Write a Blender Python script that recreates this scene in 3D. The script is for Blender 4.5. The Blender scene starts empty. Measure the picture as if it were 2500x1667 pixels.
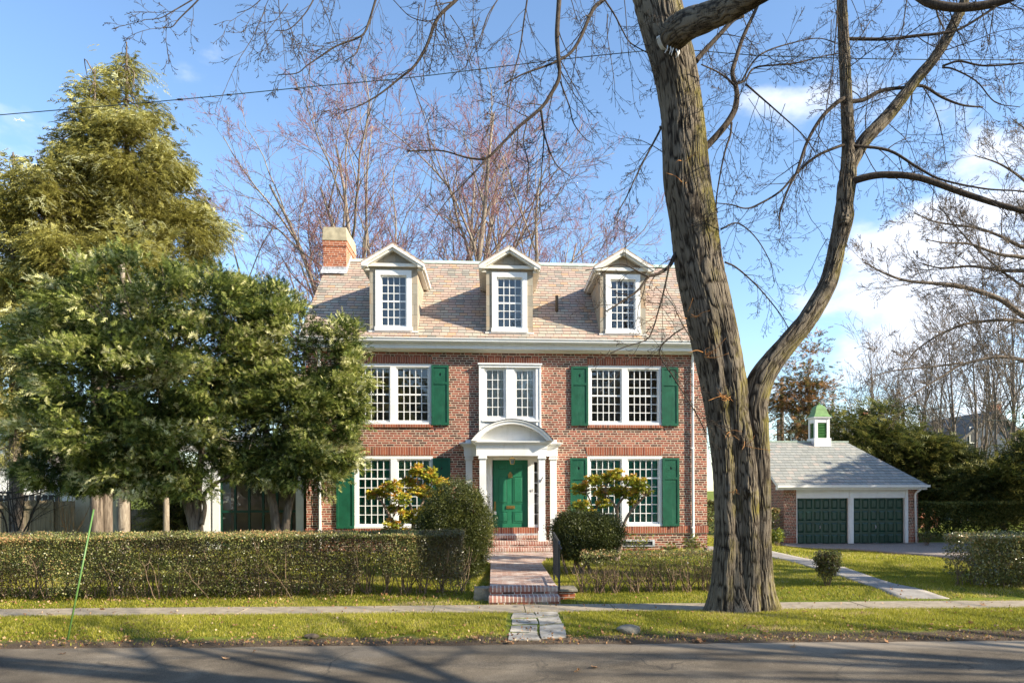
import bpy, bmesh, math, random
import numpy as np
from mathutils import Vector, Matrix

rad = math.radians
random.seed(7)
RNG = np.random.default_rng(11)
scene = bpy.context.scene
C = scene.collection

# ------------------------------------------------------------------ camera
F, CX, Y0, EZ = 1764.0, 1333.0, 1197.0, 1.67      # focal length, horizon and optical centre of the 2500 px wide photo
PH, ROLL = rad(4.2), 0.0034
_c, _s = math.cos(PH), math.sin(PH)
FW = Vector((_s, _c, 0)); R0 = Vector((_c, -_s, 0)); UP0 = Vector((0, 0, 1))
RI = math.cos(ROLL)*R0 - math.sin(ROLL)*UP0
UI = math.cos(ROLL)*UP0 + math.sin(ROLL)*R0
cam = bpy.data.cameras.new('camera')
camo = bpy.data.objects.new('camera', cam); C.objects.link(camo)
camo.matrix_world = Matrix(((RI.x, UI.x, -FW.x, 0), (RI.y, UI.y, -FW.y, 0), (RI.z, UI.z, -FW.z, EZ), (0, 0, 0, 1)))
cam.sensor_width = 36; cam.lens = 36*F/2500
cam.shift_x = -(CX-1250)/2500; cam.shift_y = (Y0-833.5)/2500
cam.clip_start = 0.1; cam.clip_end = 3000
scene.camera = camo

# ------------------------------------------------------------------ sun, sky, exposure
SUN_EL = rad(28.3); SX, SY = 0.926, -0.378
sd = Vector((SX*math.cos(SUN_EL), SY*math.cos(SUN_EL), math.sin(SUN_EL)))
sl = bpy.data.lights.new('sun', 'SUN'); so = bpy.data.objects.new('sun', sl); C.objects.link(so)
sl.energy = 5.0; sl.angle = rad(0.5); sl.color = (1.0, 0.90, 0.73)
so.rotation_euler = sd.to_track_quat('Z', 'Y').to_euler()
w = bpy.data.worlds.new('World'); scene.world = w; w.use_nodes = True
nt = w.node_tree; nt.nodes.clear()
def N(t, ty, **k):
    n = t.nodes.new(ty)
    for a, b in k.items(): setattr(n, a, b)
    return n
sky = N(nt, 'ShaderNodeTexSky', sky_type='NISHITA'); sky.sun_disc = False
sky.sun_elevation = SUN_EL; sky.sun_rotation = math.atan2(SX, SY)
sky.air_density = 1.0; sky.dust_density = 0.35; sky.ozone_density = 2.2
geo = N(nt, 'ShaderNodeTexCoord')
sep = N(nt, 'ShaderNodeSeparateXYZ'); nt.links.new(geo.outputs['Generated'], sep.inputs[0])
mp = N(nt, 'ShaderNodeMapping'); mp.inputs['Scale'].default_value = (1, 1, 2.0); mp.inputs['Location'].default_value = (0.35, 0.1, 0.12)
nt.links.new(geo.outputs['Generated'], mp.inputs[0])
cn = N(nt, 'ShaderNodeTexNoise'); cn.inputs['Scale'].default_value = 3.6; cn.inputs['Detail'].default_value = 9; cn.inputs['Roughness'].default_value = 0.52
nt.links.new(mp.outputs[0], cn.inputs['Vector'])
def M(t, op, a, b=None, c=None, clamp=False):
    n = t.nodes.new('ShaderNodeMath'); n.operation = op; n.use_clamp = clamp
    for i, x in enumerate((a, b, c)):
        if x is None: continue
        if isinstance(x, (int, float)): n.inputs[i].default_value = x
        else: t.links.new(x, n.inputs[i])
    return n.outputs[0]
def ramp(t, fac, stops, interp='LINEAR'):
    r = t.nodes.new('ShaderNodeValToRGB'); cr = r.color_ramp; cr.interpolation = interp
    while len(cr.elements) > 1: cr.elements.remove(cr.elements[-1])
    cr.elements[0].position = stops[0][0]; cr.elements[0].color = tuple(stops[0][1])+(1,)
    for p, c in stops[1:]:
        e = cr.elements.new(p); e.color = tuple(c)+(1,)
    t.links.new(fac, r.inputs[0]); return r.outputs[0]
def mrange(t, v, a, b, c=0.0, d=1.0):
    n = t.nodes.new('ShaderNodeMapRange'); n.interpolation_type = 'SMOOTHSTEP'
    n.inputs[1].default_value = a; n.inputs[2].default_value = b; n.inputs[3].default_value = c; n.inputs[4].default_value = d
    t.links.new(v, n.inputs[0]); return n.outputs[0]
# clouds: denser towards the right (east of north) and low, faint veil on the left
east = mrange(nt, sep.outputs['X'], -0.15, 0.5)
low = mrange(nt, sep.outputs['Z'], 0.62, 0.18)
bias = M(nt, 'MULTIPLY', M(nt, 'MULTIPLY', east, low), 0.045)
def lobe(u, v, a, b, amt):
    d = (FW + RI*((u-CX)/F) + UI*((Y0-v)/F)).normalized(); vm = nt.nodes.new('ShaderNodeVectorMath'); vm.operation = 'DOT_PRODUCT'
    vn = nt.nodes.new('ShaderNodeVectorMath'); vn.operation = 'NORMALIZE'; nt.links.new(geo.outputs['Generated'], vn.inputs[0]); nt.links.new(vn.outputs[0], vm.inputs[0]); vm.inputs[1].default_value = d
    return M(nt, 'MULTIPLY', mrange(nt, vm.outputs['Value'], a, b), amt)
bias = M(nt, 'ADD', bias, M(nt, 'ADD', lobe(2060, 450, 0.978, 0.998, 0.12), lobe(2380, 640, 0.975, 0.998, 0.07)))
dens = mrange(nt, M(nt, 'ADD', cn.outputs['Fac'], bias), 0.60, 0.72)
dens = M(nt, 'MULTIPLY', dens, 0.93)
mixc = N(nt, 'ShaderNodeMixRGB'); nt.links.new(dens, mixc.inputs[0]); nt.links.new(sky.outputs[0], mixc.inputs[1])
mixc.inputs[2].default_value = (3.9, 4.1, 4.6, 1)
hs = N(nt, 'ShaderNodeHueSaturation'); hs.inputs['Saturation'].default_value = 1.05; hs.inputs['Value'].default_value = 1.0
nt.links.new(mixc.outputs[0], hs.inputs['Color'])
bg = N(nt, 'ShaderNodeBackground'); bg.inputs[1].default_value = 0.140
nt.links.new(hs.outputs[0], bg.inputs[0])
wo = N(nt, 'ShaderNodeOutputWorld'); nt.links.new(bg.outputs[0], wo.inputs[0])
scene.view_settings.view_transform = 'Standard'; scene.view_settings.look = 'None'
scene.view_settings.exposure = 1.15; scene.view_settings.gamma = 1
scene.render.engine = 'CYCLES'
scene.cycles.max_bounces = 6; scene.cycles.transparent_max_bounces = 12

# ------------------------------------------------------------------ photo pixel -> place
def ray(u, v): return FW + RI*((u-CX)/F) + UI*((Y0-v)/F)
def PY(u, v, Y):
    q = ray(u, v); t = Y/q.y; return Vector((q.x*t, q.y*t, EZ+q.z*t))
def PD(u, v, D):
    q = ray(u, v); return Vector((q.x*D, q.y*D, EZ+q.z*D))
def sst(x, a, b):
    t = np.clip((np.asarray(x, float)-a)/(b-a), 0, 1); return t*t*(3-2*t)
def road_edge(x): return 9.66 - 0.052*np.asarray(x, float)
def walk_near(x): return 11.68 - 0.042*np.asarray(x, float)
def walk_far(x): return 12.44 - 0.042*np.asarray(x, float)
def GZ(x, y):
    x = np.asarray(x, float); y = np.asarray(y, float)
    e = road_edge(x); wn = walk_near(x); wf = walk_far(x)
    z = -0.44 + 0.08*sst(y, e-0.25, e+0.12)
    z = z + 0.05*sst(y, e+0.1, e+0.9) + 0.05*np.sin(np.clip((y-e)/(wn-e), 0, 1)**1.6*np.pi)
    z = z + 0.01*sst(y, wn-0.2, wn) + 0.09*sst(y, wf+0.05, wf+1.2) + 0.15*sst(y, wf+1.2, wf+5.5)
    z = z - 0.66*sst(x, 6.5, 13.5)*sst(y, 14.5, 27) - 0.35*sst(y, 34, 70)
    return z
def gz(x, y): return float(GZ(x, y))
def PG(u, v, h=0.0):
    z = -0.25
    for _ in range(12):
        q = ray(u, v); t = (z-EZ)/q.z; x, y = q.x*t, q.y*t; z = gz(x, y)+h
    return Vector((x, y, z))

# ------------------------------------------------------------------ object helpers
def link(o, parent=None):
    C.objects.link(o)
    if parent is not None: o.parent = parent
    return o
def tag(o, label=None, cat=None, group=None, kind=None):
    if label: o['label'] = label
    if cat: o['category'] = cat
    if group: o['group'] = group
    if kind: o['kind'] = kind
    return o
def thing(name, loc, label, cat, group=None):
    o = bpy.data.objects.new(name, None); C.objects.link(o); o.location = loc; o.empty_display_size = 0.2
    tag(o, label, cat, group); return o
def mesh_np(name, verts, tris=None, quads=None, mat=None, parent=None, rnd=None, smooth=False):
    """verts world coords (N,3); when parent has a location, verts are shifted into its space"""
    verts = np.asarray(verts, np.float32).reshape(-1, 3)
    if parent is not None:
        L = parent
        off = np.zeros(3)
        while L is not None: off += np.array(L.location); L = L.parent
        verts = verts - off.astype(np.float32)
    me = bpy.data.meshes.new(name)
    me.vertices.add(len(verts)); me.vertices.foreach_set('co', verts.ravel())
    loops = []; starts = []; n = 0
    if quads is not None and len(quads):
        quads = np.asarray(quads, np.int32); loops.append(quads.ravel()); starts.append(np.arange(len(quads))*4); n = len(quads)*4
    if tris is not None and len(tris):
        tris = np.asarray(tris, np.int32); loops.append(tris.ravel()); starts.append(np.arange(len(tris))*3+n)
    loops = np.concatenate(loops); starts = np.concatenate(starts)
    me.loops.add(len(loops)); me.loops.foreach_set('vertex_index', loops)
    me.polygons.add(len(starts)); me.polygons.foreach_set('loop_start', starts.astype(np.int32))
    me.update(calc_edges=True)
    if rnd is not None:
        at = me.attributes.new('rnd', 'FLOAT', 'FACE'); at.data.foreach_set('value', np.asarray(rnd, np.float32))
    me.polygons.foreach_set('use_smooth', np.full(len(starts), bool(smooth)))
    if mat: me.materials.append(mat)
    me.validate()
    o = bpy.data.objects.new(name, me); link(o, parent); return o
class MB:
    """collects boxes, prisms and tubes in world coordinates; build() makes ONE mesh object"""
    def __init__(s): s.v = []; s.q = []; s.t = []; s.n = 0
    def add(s, v, q=(), t=()):
        for f in q: s.q.append([i+s.n for i in f])
        for f in t: s.t.append([i+s.n for i in f])
        s.v.extend([tuple(p) for p in v]); s.n += len(v); return s
    def box(s, x0, x1, y0, y1, z0, z1):
        v = [(x, y, z) for z in (z0, z1) for y in (y0, y1) for x in (x0, x1)]
        return s.add(v, [(0, 2, 3, 1), (4, 5, 7, 6), (0, 1, 5, 4), (2, 6, 7, 3), (0, 4, 6, 2), (1, 3, 7, 5)])
    def prism(s, pts, ext, e0, e1):
        """pts: 2D outline; ext 'x' -> pts are (y,z) extruded along x; 'y' -> (x,z); 'z' -> (x,y)"""
        n = len(pts)
        def P(a, b, e): return {'x': (e, a, b), 'y': (a, e, b), 'z': (a, b, e)}[ext]
        v = [P(a, b, e0) for a, b in pts]+[P(a, b, e1) for a, b in pts]
        q = [(i, (i+1) % n, (i+1) % n+n, i+n) for i in range(n)]
        t = []
        ca = (sum(p[0] for p in pts)/n, sum(p[1] for p in pts)/n)
        v += [P(ca[0], ca[1], e0), P(ca[0], ca[1], e1)]
        for i in range(n): t += [(2*n, (i+1) % n, i), (2*n+1, i+n, (i+1) % n+n)]
        return s.add(v, q, t)
    def strip(s, pts, ext, e0, e1, th=0):
        """open profile extruded (single sheet)"""
        n = len(pts)
        def P(a, b, e): return {'x': (e, a, b), 'y': (a, e, b), 'z': (a, b, e)}[ext]
        v = [P(a, b, e0) for a, b in pts]+[P(a, b, e1) for a, b in pts]
        return s.add(v, [(i, i+1, i+1+n, i+n) for i in range(n-1)])
    def tube(s, pts, r, sides=8):
        V, Q, T, _ = tubes_np([(np.array([tuple(p) for p in pts]), r if hasattr(r, '__len__') else [r]*len(pts), sides)])
        return s.add([tuple(x) for x in V], [tuple(x) for x in Q], [tuple(x) for x in T])
    def build(s, name, mat, parent=None, smooth=False, bevel=0):
        o = mesh_np(name, s.v, s.t, s.q, mat, parent, smooth=smooth)
        bm = bmesh.new(); bm.from_mesh(o.data); bmesh.ops.recalc_face_normals(bm, faces=bm.faces); bm.to_mesh(o.data); bm.free()
        if bevel:
            b = o.modifiers.new('bevel', 'BEVEL'); b.width = bevel; b.segments = 2; b.limit_method = 'ANGLE'
        return o
def tubes_np(lines):
    """lines: (pts Nx3, radii N, sides). returns verts, quads, tris (end caps collapse), rnd"""
    V = []; Q = []; T = []; RR = []; n = 0
    for pts, r, k in lines:
        pts = np.asarray(pts, float); r = np.asarray(r, float); m = len(pts)
        tan = np.gradient(pts, axis=0); tan /= (np.linalg.norm(tan, axis=1, keepdims=True)+1e-9)
        ref = np.array([0, 0, 1.0]) if abs(tan[:, 2]).mean() < 0.8 else np.array([1.0, 0, 0])
        a = np.cross(tan, ref); a /= (np.linalg.norm(a, axis=1, keepdims=True)+1e-9); b = np.cross(tan, a)
        th = np.linspace(0, 2*np.pi, k, endpoint=False)
        ring = pts[:, None, :]+r[:, None, None]*(np.cos(th)[None, :, None]*a[:, None, :]+np.sin(th)[None, :, None]*b[:, None, :])
        V.append(ring.reshape(-1, 3))
        i = np.arange(m-1)[:, None]*k; j = np.arange(k)[None, :]; j2 = (j+1) % k
        q = np.stack([i+j, i+j2, i+k+j2, i+k+j], -1).reshape(-1, 4)+n
        Q.append(q); RR.append(np.full(len(q), r.mean()))
        V.append(pts[[0, -1]]); c0 = n+m*k; jj = np.arange(k)
        T.append(np.stack([np.full(k, c0), (jj+1) % k+n, jj+n], -1)); T.append(np.stack([np.full(k, c0+1), jj+n+(m-1)*k, (jj+1) % k+n+(m-1)*k], -1))
        n += m*k+2
    return np.concatenate(V), np.concatenate(Q), np.concatenate(T), None
def tube_obj(name, lines, mat, parent=None, smooth=True):
    V, Q, T, _ = tubes_np(lines); return mesh_np(name, V, T, Q, mat, parent, smooth=smooth)

# ------------------------------------------------------------------ materials
def newmat(name):
    m = bpy.data.materials.new(name); m.use_nodes = True; t = m.node_tree
    return m, t, t.nodes['Principled BSDF']
def setp(p, rough=0.6, spec=0.3, metal=0.0):
    p.inputs['Roughness'].default_value = rough; p.inputs['Specular IOR Level'].default_value = spec; p.inputs['Metallic'].default_value = metal
def noise(t, scale, detail=4, rough=0.55, vec=None, dist=0.0):
    n = t.nodes.new('ShaderNodeTexNoise'); n.inputs['Scale'].default_value = scale; n.inputs['Detail'].default_value = detail
    n.inputs['Roughness'].default_value = rough; n.inputs['Distortion'].default_value = dist
    if vec is None:
        g = t.nodes.new('ShaderNodeNewGeometry'); vec = g.outputs['Position']
    t.links.new(vec, n.inputs['Vector']); return n.outputs['Fac']
def scaled(t, sx, sy, sz, obj=False):
    g = t.nodes.new('ShaderNodeNewGeometry'); mpn = t.nodes.new('ShaderNodeMapping'); mpn.inputs['Scale'].default_value = (sx, sy, sz)
    t.links.new(g.outputs['Position'], mpn.inputs[0]); return mpn.outputs[0]
def bump(t, p, h, strength=0.3, dist=0.01):
    b = t.nodes.new('ShaderNodeBump'); b.inputs['Strength'].default_value = strength; b.inputs['Distance'].default_value = dist
    t.links.new(h, b.inputs['Height']); t.links.new(b.outputs[0], p.inputs['Normal'])
def mix(t, fac, a, b, mode='MIX'):
    n = t.nodes.new('ShaderNodeMixRGB'); n.blend_type = mode
    for i, x in enumerate((fac, a, b)):
        if isinstance(x, (int, float)): n.inputs[i].default_value = x
        elif isinstance(x, tuple): n.inputs[i].default_value = x+(1,)
        else: t.links.new(x, n.inputs[i])
    return n.outputs[0]
def simple(name, col, rough=0.6, spec=0.3, var=0.15, scale=6, metal=0, bstr=0.0, bscale=60, wear=0.0, wearc=(0.3, 0.26, 0.2)):
    m, t, p = newmat(name); setp(p, rough, spec, metal)
    d = tuple(c*(1-var) for c in col); l = tuple(min(1, c*(1+var)) for c in col)
    cc_ = ramp(t, noise(t, scale, 6), [(0.3, d), (0.7, l)])
    if wear: cc_ = mix(t, mrange(t, noise(t, 1.0, 6, 0.65, scaled(t, 9, 9, 1.6)), 0.52, 0.72, 0, wear), cc_, wearc)
    t.links.new(cc_, p.inputs['Base Color'])
    if bstr: bump(t, p, noise(t, bscale, 4), bstr, 0.01)
    return m
def masonry(name, course, lens, ramps, mortar, m_w=0.012, shift=0.37, swap=False, rough=0.85, hdr=None, zoff=0.0, stain=0.25, jit=0.15, slope=1.0, spec=0.15, pale=0.0):
    """procedural bond: lens = brick lengths repeating along the course"""
    m, t, p = newmat(name); setp(p, rough, spec)
    g = t.nodes.new('ShaderNodeNewGeometry'); sp = t.nodes.new('ShaderNodeSeparateXYZ'); t.links.new(g.outputs['Position'], sp.inputs[0])
    sn = t.nodes.new('ShaderNodeSeparateXYZ'); t.links.new(g.outputs['True Normal'], sn.inputs[0])
    side = M(t, 'GREATER_THAN', M(t, 'ABSOLUTE', sn.outputs['X']), 0.6)
    u = M(t, 'ADD', M(t, 'MULTIPLY', sp.outputs['X'], M(t, 'SUBTRACT', 1.0, side)), M(t, 'MULTIPLY', sp.outputs['Y'], side))
    v = sp.outputs['Z']
    if swap == 'flat':
        u, v = sp.outputs['X'], sp.outputs['Y']
    elif swap: u, v = v, u
    v = M(t, 'ADD', v, 50.0+zoff); u = M(t, 'ADD', u, 50.0)
    wob = M(t, 'MULTIPLY', M(t, 'SUBTRACT', noise(t, 3.0, 2), 0.5), 0.008)
    v = M(t, 'ADD', v, wob)
    rv = M(t, 'DIVIDE', v, course); row = M(t, 'FLOOR', rv); fr = M(t, 'MULTIPLY', M(t, 'FRACT', rv), course)
    wn = t.nodes.new('ShaderNodeTexWhiteNoise'); wn.noise_dimensions = '1D'; t.links.new(row, wn.inputs['W'])
    P = sum(lens)
    uu = M(t, 'DIVIDE', M(t, 'ADD', M(t, 'ADD', u, M(t, 'MULTIPLY', row, shift*lens[0])), M(t, 'MULTIPLY', wn.outputs['Value'], jit*lens[0])), P)
    cell = M(t, 'FLOOR', uu); f = M(t, 'MULTIPLY', M(t, 'FRACT', uu), P)
    k = None; start = None; acc = 0
    for L in lens[:-1]:
        acc += L; gt = M(t, 'GREATER_THAN', f, acc)
        k = gt if k is None else M(t, 'ADD', k, gt)
        st = M(t, 'MULTIPLY', gt, L); start = st if start is None else M(t, 'ADD', start, st)
    if k is None: k = M(t, 'MULTIPLY', f, 0.0); a = f
    else: a = M(t, 'SUBTRACT', f, start)
    mort = M(t, 'MAXIMUM', M(t, 'LESS_THAN', a, m_w), M(t, 'LESS_THAN', fr, m_w*slope))
    cv = t.nodes.new('ShaderNodeCombineXYZ'); t.links.new(M(t, 'ADD', M(t, 'MULTIPLY', cell, 7.0), k), cv.inputs[0]); t.links.new(row, cv.inputs[1])
    w2 = t.nodes.new('ShaderNodeTexWhiteNoise'); w2.noise_dimensions = '2D'; t.links.new(cv.outputs[0], w2.inputs['Vector'])
    col = ramp(t, w2.outputs['Value'], ramps, 'CONSTANT' if len(ramps) > 6 else 'LINEAR')
    if hdr:
        ish = M(t, 'GREATER_THAN', k, len(lens)-1.5)
        col = mix(t, M(t, 'MULTIPLY', ish, hdr[1]), col, hdr[0])
    col = mix(t, mrange(t, noise(t, 40, 3), 0.3, 0.8, 0, 0.35), col, tuple(c*0.5 for c in ramps[0][1]))
    col = mix(t, mort, col, mortar)
    col = mix(t, mrange(t, noise(t, 0.9, 6, 0.6), 0.45, 0.75, 0, stain), col, tuple(c*0.35 for c in ramps[0][1]))
    if pale: col = mix(t, mrange(t, noise(t, 2.4, 7, 0.7), 0.46, 0.66, 0, pale), col, (0.62, 0.56, 0.49))
    t.links.new(col, p.inputs['Base Color'])
    bump(t, p, M(t, 'ADD', M(t, 'SUBTRACT', 1.0, mort), M(t, 'MULTIPLY', noise(t, 60, 3), 0.5)), 0.5, 0.008)
    return m
BRK = [(0.0, (0.11, 0.05, 0.038)), (0.12, (0.18, 0.066, 0.048)), (0.24, (0.30, 0.092, 0.06)), (0.42, (0.37, 0.115, 0.075)), (0.6, (0.31, 0.098, 0.064)), (0.74, (0.42, 0.15, 0.095)), (0.86, (0.26, 0.088, 0.06)), (0.95, (0.13, 0.06, 0.045))]
MORT = (0.66, 0.57, 0.43)
brick = masonry('brick wall', 0.0677, [0.213, 0.213, 0.107], BRK, MORT, 0.0145, 0.63, hdr=((0.11, 0.065, 0.045), 0.45))
SOL = [(0.0, (0.20, 0.06, 0.04)), (0.3, (0.36, 0.11, 0.06)), (0.6, (0.40, 0.13, 0.07)), (0.85, (0.30, 0.09, 0.05)), (1.0, (0.15, 0.06, 0.04))]
soldier = masonry('soldier brick', 0.071, [0.9], SOL, (0.5, 0.42, 0.32), 0.010, 0.0, swap=True, jit=0)
chim_brick = masonry('chimney brick', 0.0677, [0.213, 0.213, 0.107], [(0, (0.22, 0.06, 0.03)), (0.4, (0.44, 0.13, 0.06)), (0.8, (0.5, 0.16, 0.07)), (1, (0.3, 0.09, 0.05))], MORT, 0.011, 0.63)
walk_brick = masonry('paving brick', 0.071, [0.21], [(0, (0.26, 0.14, 0.11)), (0.35, (0.42, 0.23, 0.17)), (0.7, (0.52, 0.34, 0.27)), (1, (0.58, 0.46, 0.38))], (0.56, 0.49, 0.40), 0.012, 0.5, swap='flat', stain=0.35, pale=0.7)
step_brick = masonry('step brick', 0.071, [0.9], [(0, (0.28, 0.12, 0.09)), (0.4, (0.42, 0.19, 0.14)), (0.8, (0.50, 0.27, 0.2)), (1, (0.36, 0.19, 0.14))], (0.66, 0.60, 0.50), 0.017, 0.0, swap=True, jit=0, pale=0.55)
riser_brick = masonry('riser brick', 0.0677, [0.213, 0.213, 0.107], BRK, (0.62, 0.55, 0.45), 0.014, 0.63, pale=0.5)
SLT = [(0.0, (0.31, 0.28, 0.23)), (0.1, (0.46, 0.33, 0.26)), (0.28, (0.42, 0.38, 0.31)), (0.36, (0.52, 0.37, 0.285)), (0.56, (0.46, 0.36, 0.29)), (0.7, (0.54, 0.42, 0.31)), (0.84, (0.46, 0.41, 0.32)), (0.93, (0.56, 0.36, 0.22))]
slate = masonry('pink slate', 0.112, [0.235], SLT, (0.09, 0.07, 0.06), 0.011, 0.5, rough=0.7, stain=0.3, jit=0.5, slope=1.15, spec=0.2)
slate_side = masonry('tan slate', 0.30, [0.34], [(0, (0.32, 0.29, 0.23)), (0.35, (0.42, 0.35, 0.26)), (0.7, (0.38, 0.35, 0.28)), (0.9, (0.46, 0.32, 0.2)), (1, (0.40, 0.33, 0.24))], (0.16, 0.13, 0.1), 0.008, 0.5, rough=0.75)
slate_grey = masonry('grey slate', 0.128, [0.26], [(0, (0.27, 0.275, 0.25)), (0.3, (0.36, 0.36, 0.325)), (0.6, (0.32, 0.325, 0.30)), (0.8, (0.40, 0.385, 0.34)), (0.93, (0.43, 0.37, 0.32)), (1, (0.33, 0.33, 0.30))], (0.11, 0.12, 0.12), 0.012, 0.5, rough=0.65, jit=0.5, stain=0.1)
white = simple('white paint', (0.80, 0.79, 0.76), 0.45, 0.35, 0.05, 3, bstr=0.05, bscale=25, wear=0.22, wearc=(0.50, 0.47, 0.40))
cream = simple('aged white paint', (0.75, 0.72, 0.65), 0.6, 0.25, 0.10, 5)
lead = simple('weathered lead', (0.42, 0.42, 0.43), 0.6, 0.4, 0.5, 14)
copper = simple('green copper', (0.42, 0.50, 0.42), 0.7, 0.2, 0.2, 8)
greenp = simple('green shutter paint', (0.010, 0.085, 0.045), 0.48, 0.35, 0.2, 5, bstr=0.1, bscale=30, wear=0.4, wearc=(0.05, 0.15, 0.10))
doorp = simple('green door paint', (0.018, 0.15, 0.075), 0.42, 0.4, 0.12, 4, wear=0.25, wearc=(0.04, 0.18, 0.10))
dkgreen = simple('dark green paint', (0.003, 0.040, 0.024), 0.35, 0.5, 0.15, 3)
teal = simple('teal blinds', (0.05, 0.42, 0.30), 0.6, 0.2, 0.2, 8)
chcap = simple('chimney cement', (0.42, 0.36, 0.24), 0.85, 0.15, 0.25, 5, bstr=0.2)
iron = simple('black iron', (0.02, 0.02, 0.022), 0.5, 0.5, 0.2, 20)
pipe = simple('rusty pipe', (0.12, 0.09, 0.06), 0.8, 0.2, 0.4, 20)
brass = simple('aged brass', (0.42, 0.28, 0.09), 0.35, 0.5, 0.2, 30, metal=0.8)
curtain = simple('white curtain', (0.86, 0.84, 0.78), 0.9, 0.1, 0.06, 6)
dark_in = simple('dark room', (0.30, 0.235, 0.19), 0.9, 0.1, 0.2, 2)
concrete = simple('sidewalk concrete', (0.32, 0.265, 0.195), 0.9, 0.15, 0.22, 9, bstr=0.3, bscale=120)
pathm = simple('path concrete', (0.29, 0.265, 0.235), 0.9, 0.15, 0.2, 5, bstr=0.3, bscale=90)
stonem = simple('bluestone slab', (0.34, 0.31, 0.26), 0.8, 0.2, 0.4, 7, bstr=0.5, bscale=25)
rockm = simple('rough stone', (0.24, 0.21, 0.16), 0.9, 0.15, 0.35, 9, bstr=0.8, bscale=22)
stucco = simple('cream stucco', (0.60, 0.53, 0.38), 0.95, 0.1, 0.1, 4, bstr=0.3, bscale=80)
graysiding = simple('grey blue siding', (0.095, 0.11, 0.135), 0.8, 0.2, 0.12, 4)
asph_roof = simple('grey shingles', (0.16, 0.145, 0.13), 0.9, 0.1, 0.3, 30)
cable_m = simple('green black cable', (0.03, 0.05, 0.045), 0.5, 0.3, 0.3, 30)
stake_m = simple('green garden stake', (0.10, 0.20, 0.05), 0.4, 0.4, 0.1, 10)
poleW = simple('weathered pole wood', (0.26, 0.20, 0.15), 0.9, 0.1, 0.3, 12)
ropem = simple('white rope', (0.72, 0.72, 0.70), 0.8, 0.2, 0.1, 30)
def glassm():
    m, t, p = newmat('window glass'); t.nodes.remove(p)
    tr = N(t, 'ShaderNodeBsdfTransparent'); tr.inputs[0].default_value = (0.78, 0.82, 0.82, 1)
    gl = N(t, 'ShaderNodeBsdfGlossy'); gl.inputs['Roughness'].default_value = 0.02
    fr = N(t, 'ShaderNodeFresnel'); fr.inputs[0].default_value = 1.5
    bmp = t.nodes.new('ShaderNodeBump'); bmp.inputs['Strength'].default_value = 0.22; bmp.inputs['Distance'].default_value = 0.03
    t.links.new(noise(t, 3.0, 2), bmp.inputs['Height']); t.links.new(bmp.outputs[0], gl.inputs['Normal'])
    f = M(t, 'ADD', M(t, 'MULTIPLY', fr.outputs[0], 1.3), 0.07, clamp=True)
    mx = N(t, 'ShaderNodeMixShader'); t.links.new(f, mx.inputs[0]); t.links.new(tr.outputs[0], mx.inputs[1]); t.links.new(gl.outputs[0], mx.inputs[2])
    t.links.new(mx.outputs[0], t.nodes['Material Output'].inputs[0]); return m
glass = glassm()
def foliage(name, stops, trans=0.3, rough=0.55, spec=0.25):
    m, t, p = newmat(name); setp(p, rough, spec)
    a = N(t, 'ShaderNodeAttribute'); a.attribute_name = 'rnd'
    col = ramp(t, a.outputs['Fac'], stops)
    t.links.new(col, p.inputs['Base Color'])
    tl = N(t, 'ShaderNodeBsdfTranslucent'); t.links.new(col, tl.inputs[0])
    mx = N(t, 'ShaderNodeMixShader'); mx.inputs[0].default_value = trans
    t.links.new(p.outputs[0], mx.inputs[1]); t.links.new(tl.outputs[0], mx.inputs[2])
    t.links.new(mx.outputs[0], t.nodes['Material Output'].inputs[0]); return m
fol_olive = foliage('olive conifer needles', [(0, (0.12, 0.11, 0.025)), (0.3, (0.26, 0.235, 0.05)), (0.6, (0.40, 0.365, 0.095)), (0.85, (0.56, 0.54, 0.22)), (1, (0.70, 0.70, 0.42))], 0.38)
fol_dark = foliage('green hemlock needles', [(0, (0.03, 0.05, 0.013)), (0.3, (0.10, 0.135, 0.026)), (0.55, (0.24, 0.28, 0.055)), (0.78, (0.50, 0.50, 0.15)), (1, (0.80, 0.76, 0.42))], 0.36)
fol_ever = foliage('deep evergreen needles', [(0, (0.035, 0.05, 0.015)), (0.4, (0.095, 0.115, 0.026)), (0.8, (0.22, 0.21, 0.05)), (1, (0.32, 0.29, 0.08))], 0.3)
fol_rust = foliage('rusty cedar foliage', [(0, (0.08, 0.08, 0.02)), (0.3, (0.14, 0.12, 0.03)), (0.5, (0.36, 0.18, 0.07)), (1, (0.52, 0.28, 0.12))], 0.3)
fol_priv = foliage('privet leaves', [(0, (0.08, 0.055, 0.035)), (0.25, (0.13, 0.115, 0.045)), (0.5, (0.18, 0.21, 0.055)), (0.75, (0.34, 0.33, 0.11)), (1, (0.62, 0.36, 0.17))], 0.32, 0.36, 0.5)
fol_gloss = foliage('glossy hedge leaves', [(0, (0.05, 0.05, 0.018)), (0.45, (0.17, 0.18, 0.05)), (0.8, (0.32, 0.30, 0.10)), (1, (0.52, 0.32, 0.15))], 0.25, 0.28, 0.8)
fol_yew = foliage('yew needles', [(0, (0.03, 0.035, 0.010)), (0.5, (0.085, 0.10, 0.022)), (0.9, (0.18, 0.185, 0.04)), (1, (0.30, 0.27, 0.07))], 0.25, 0.45, 0.35)
fol_pier = foliage('yellow pieris leaves', [(0, (0.08, 0.12, 0.02)), (0.35, (0.20, 0.25, 0.035)), (0.62, (0.46, 0.44, 0.05)), (0.88, (0.66, 0.50, 0.06)), (1, (0.62, 0.30, 0.06))], 0.35, 0.4, 0.4)
fol_grass = foliage('grass blades', [(0, (0.12, 0.12, 0.018)), (0.3, (0.25, 0.245, 0.028)), (0.65, (0.41, 0.38, 0.045)), (0.88, (0.52, 0.44, 0.12)), (1, (0.50, 0.38, 0.22))], 0.45)
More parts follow.
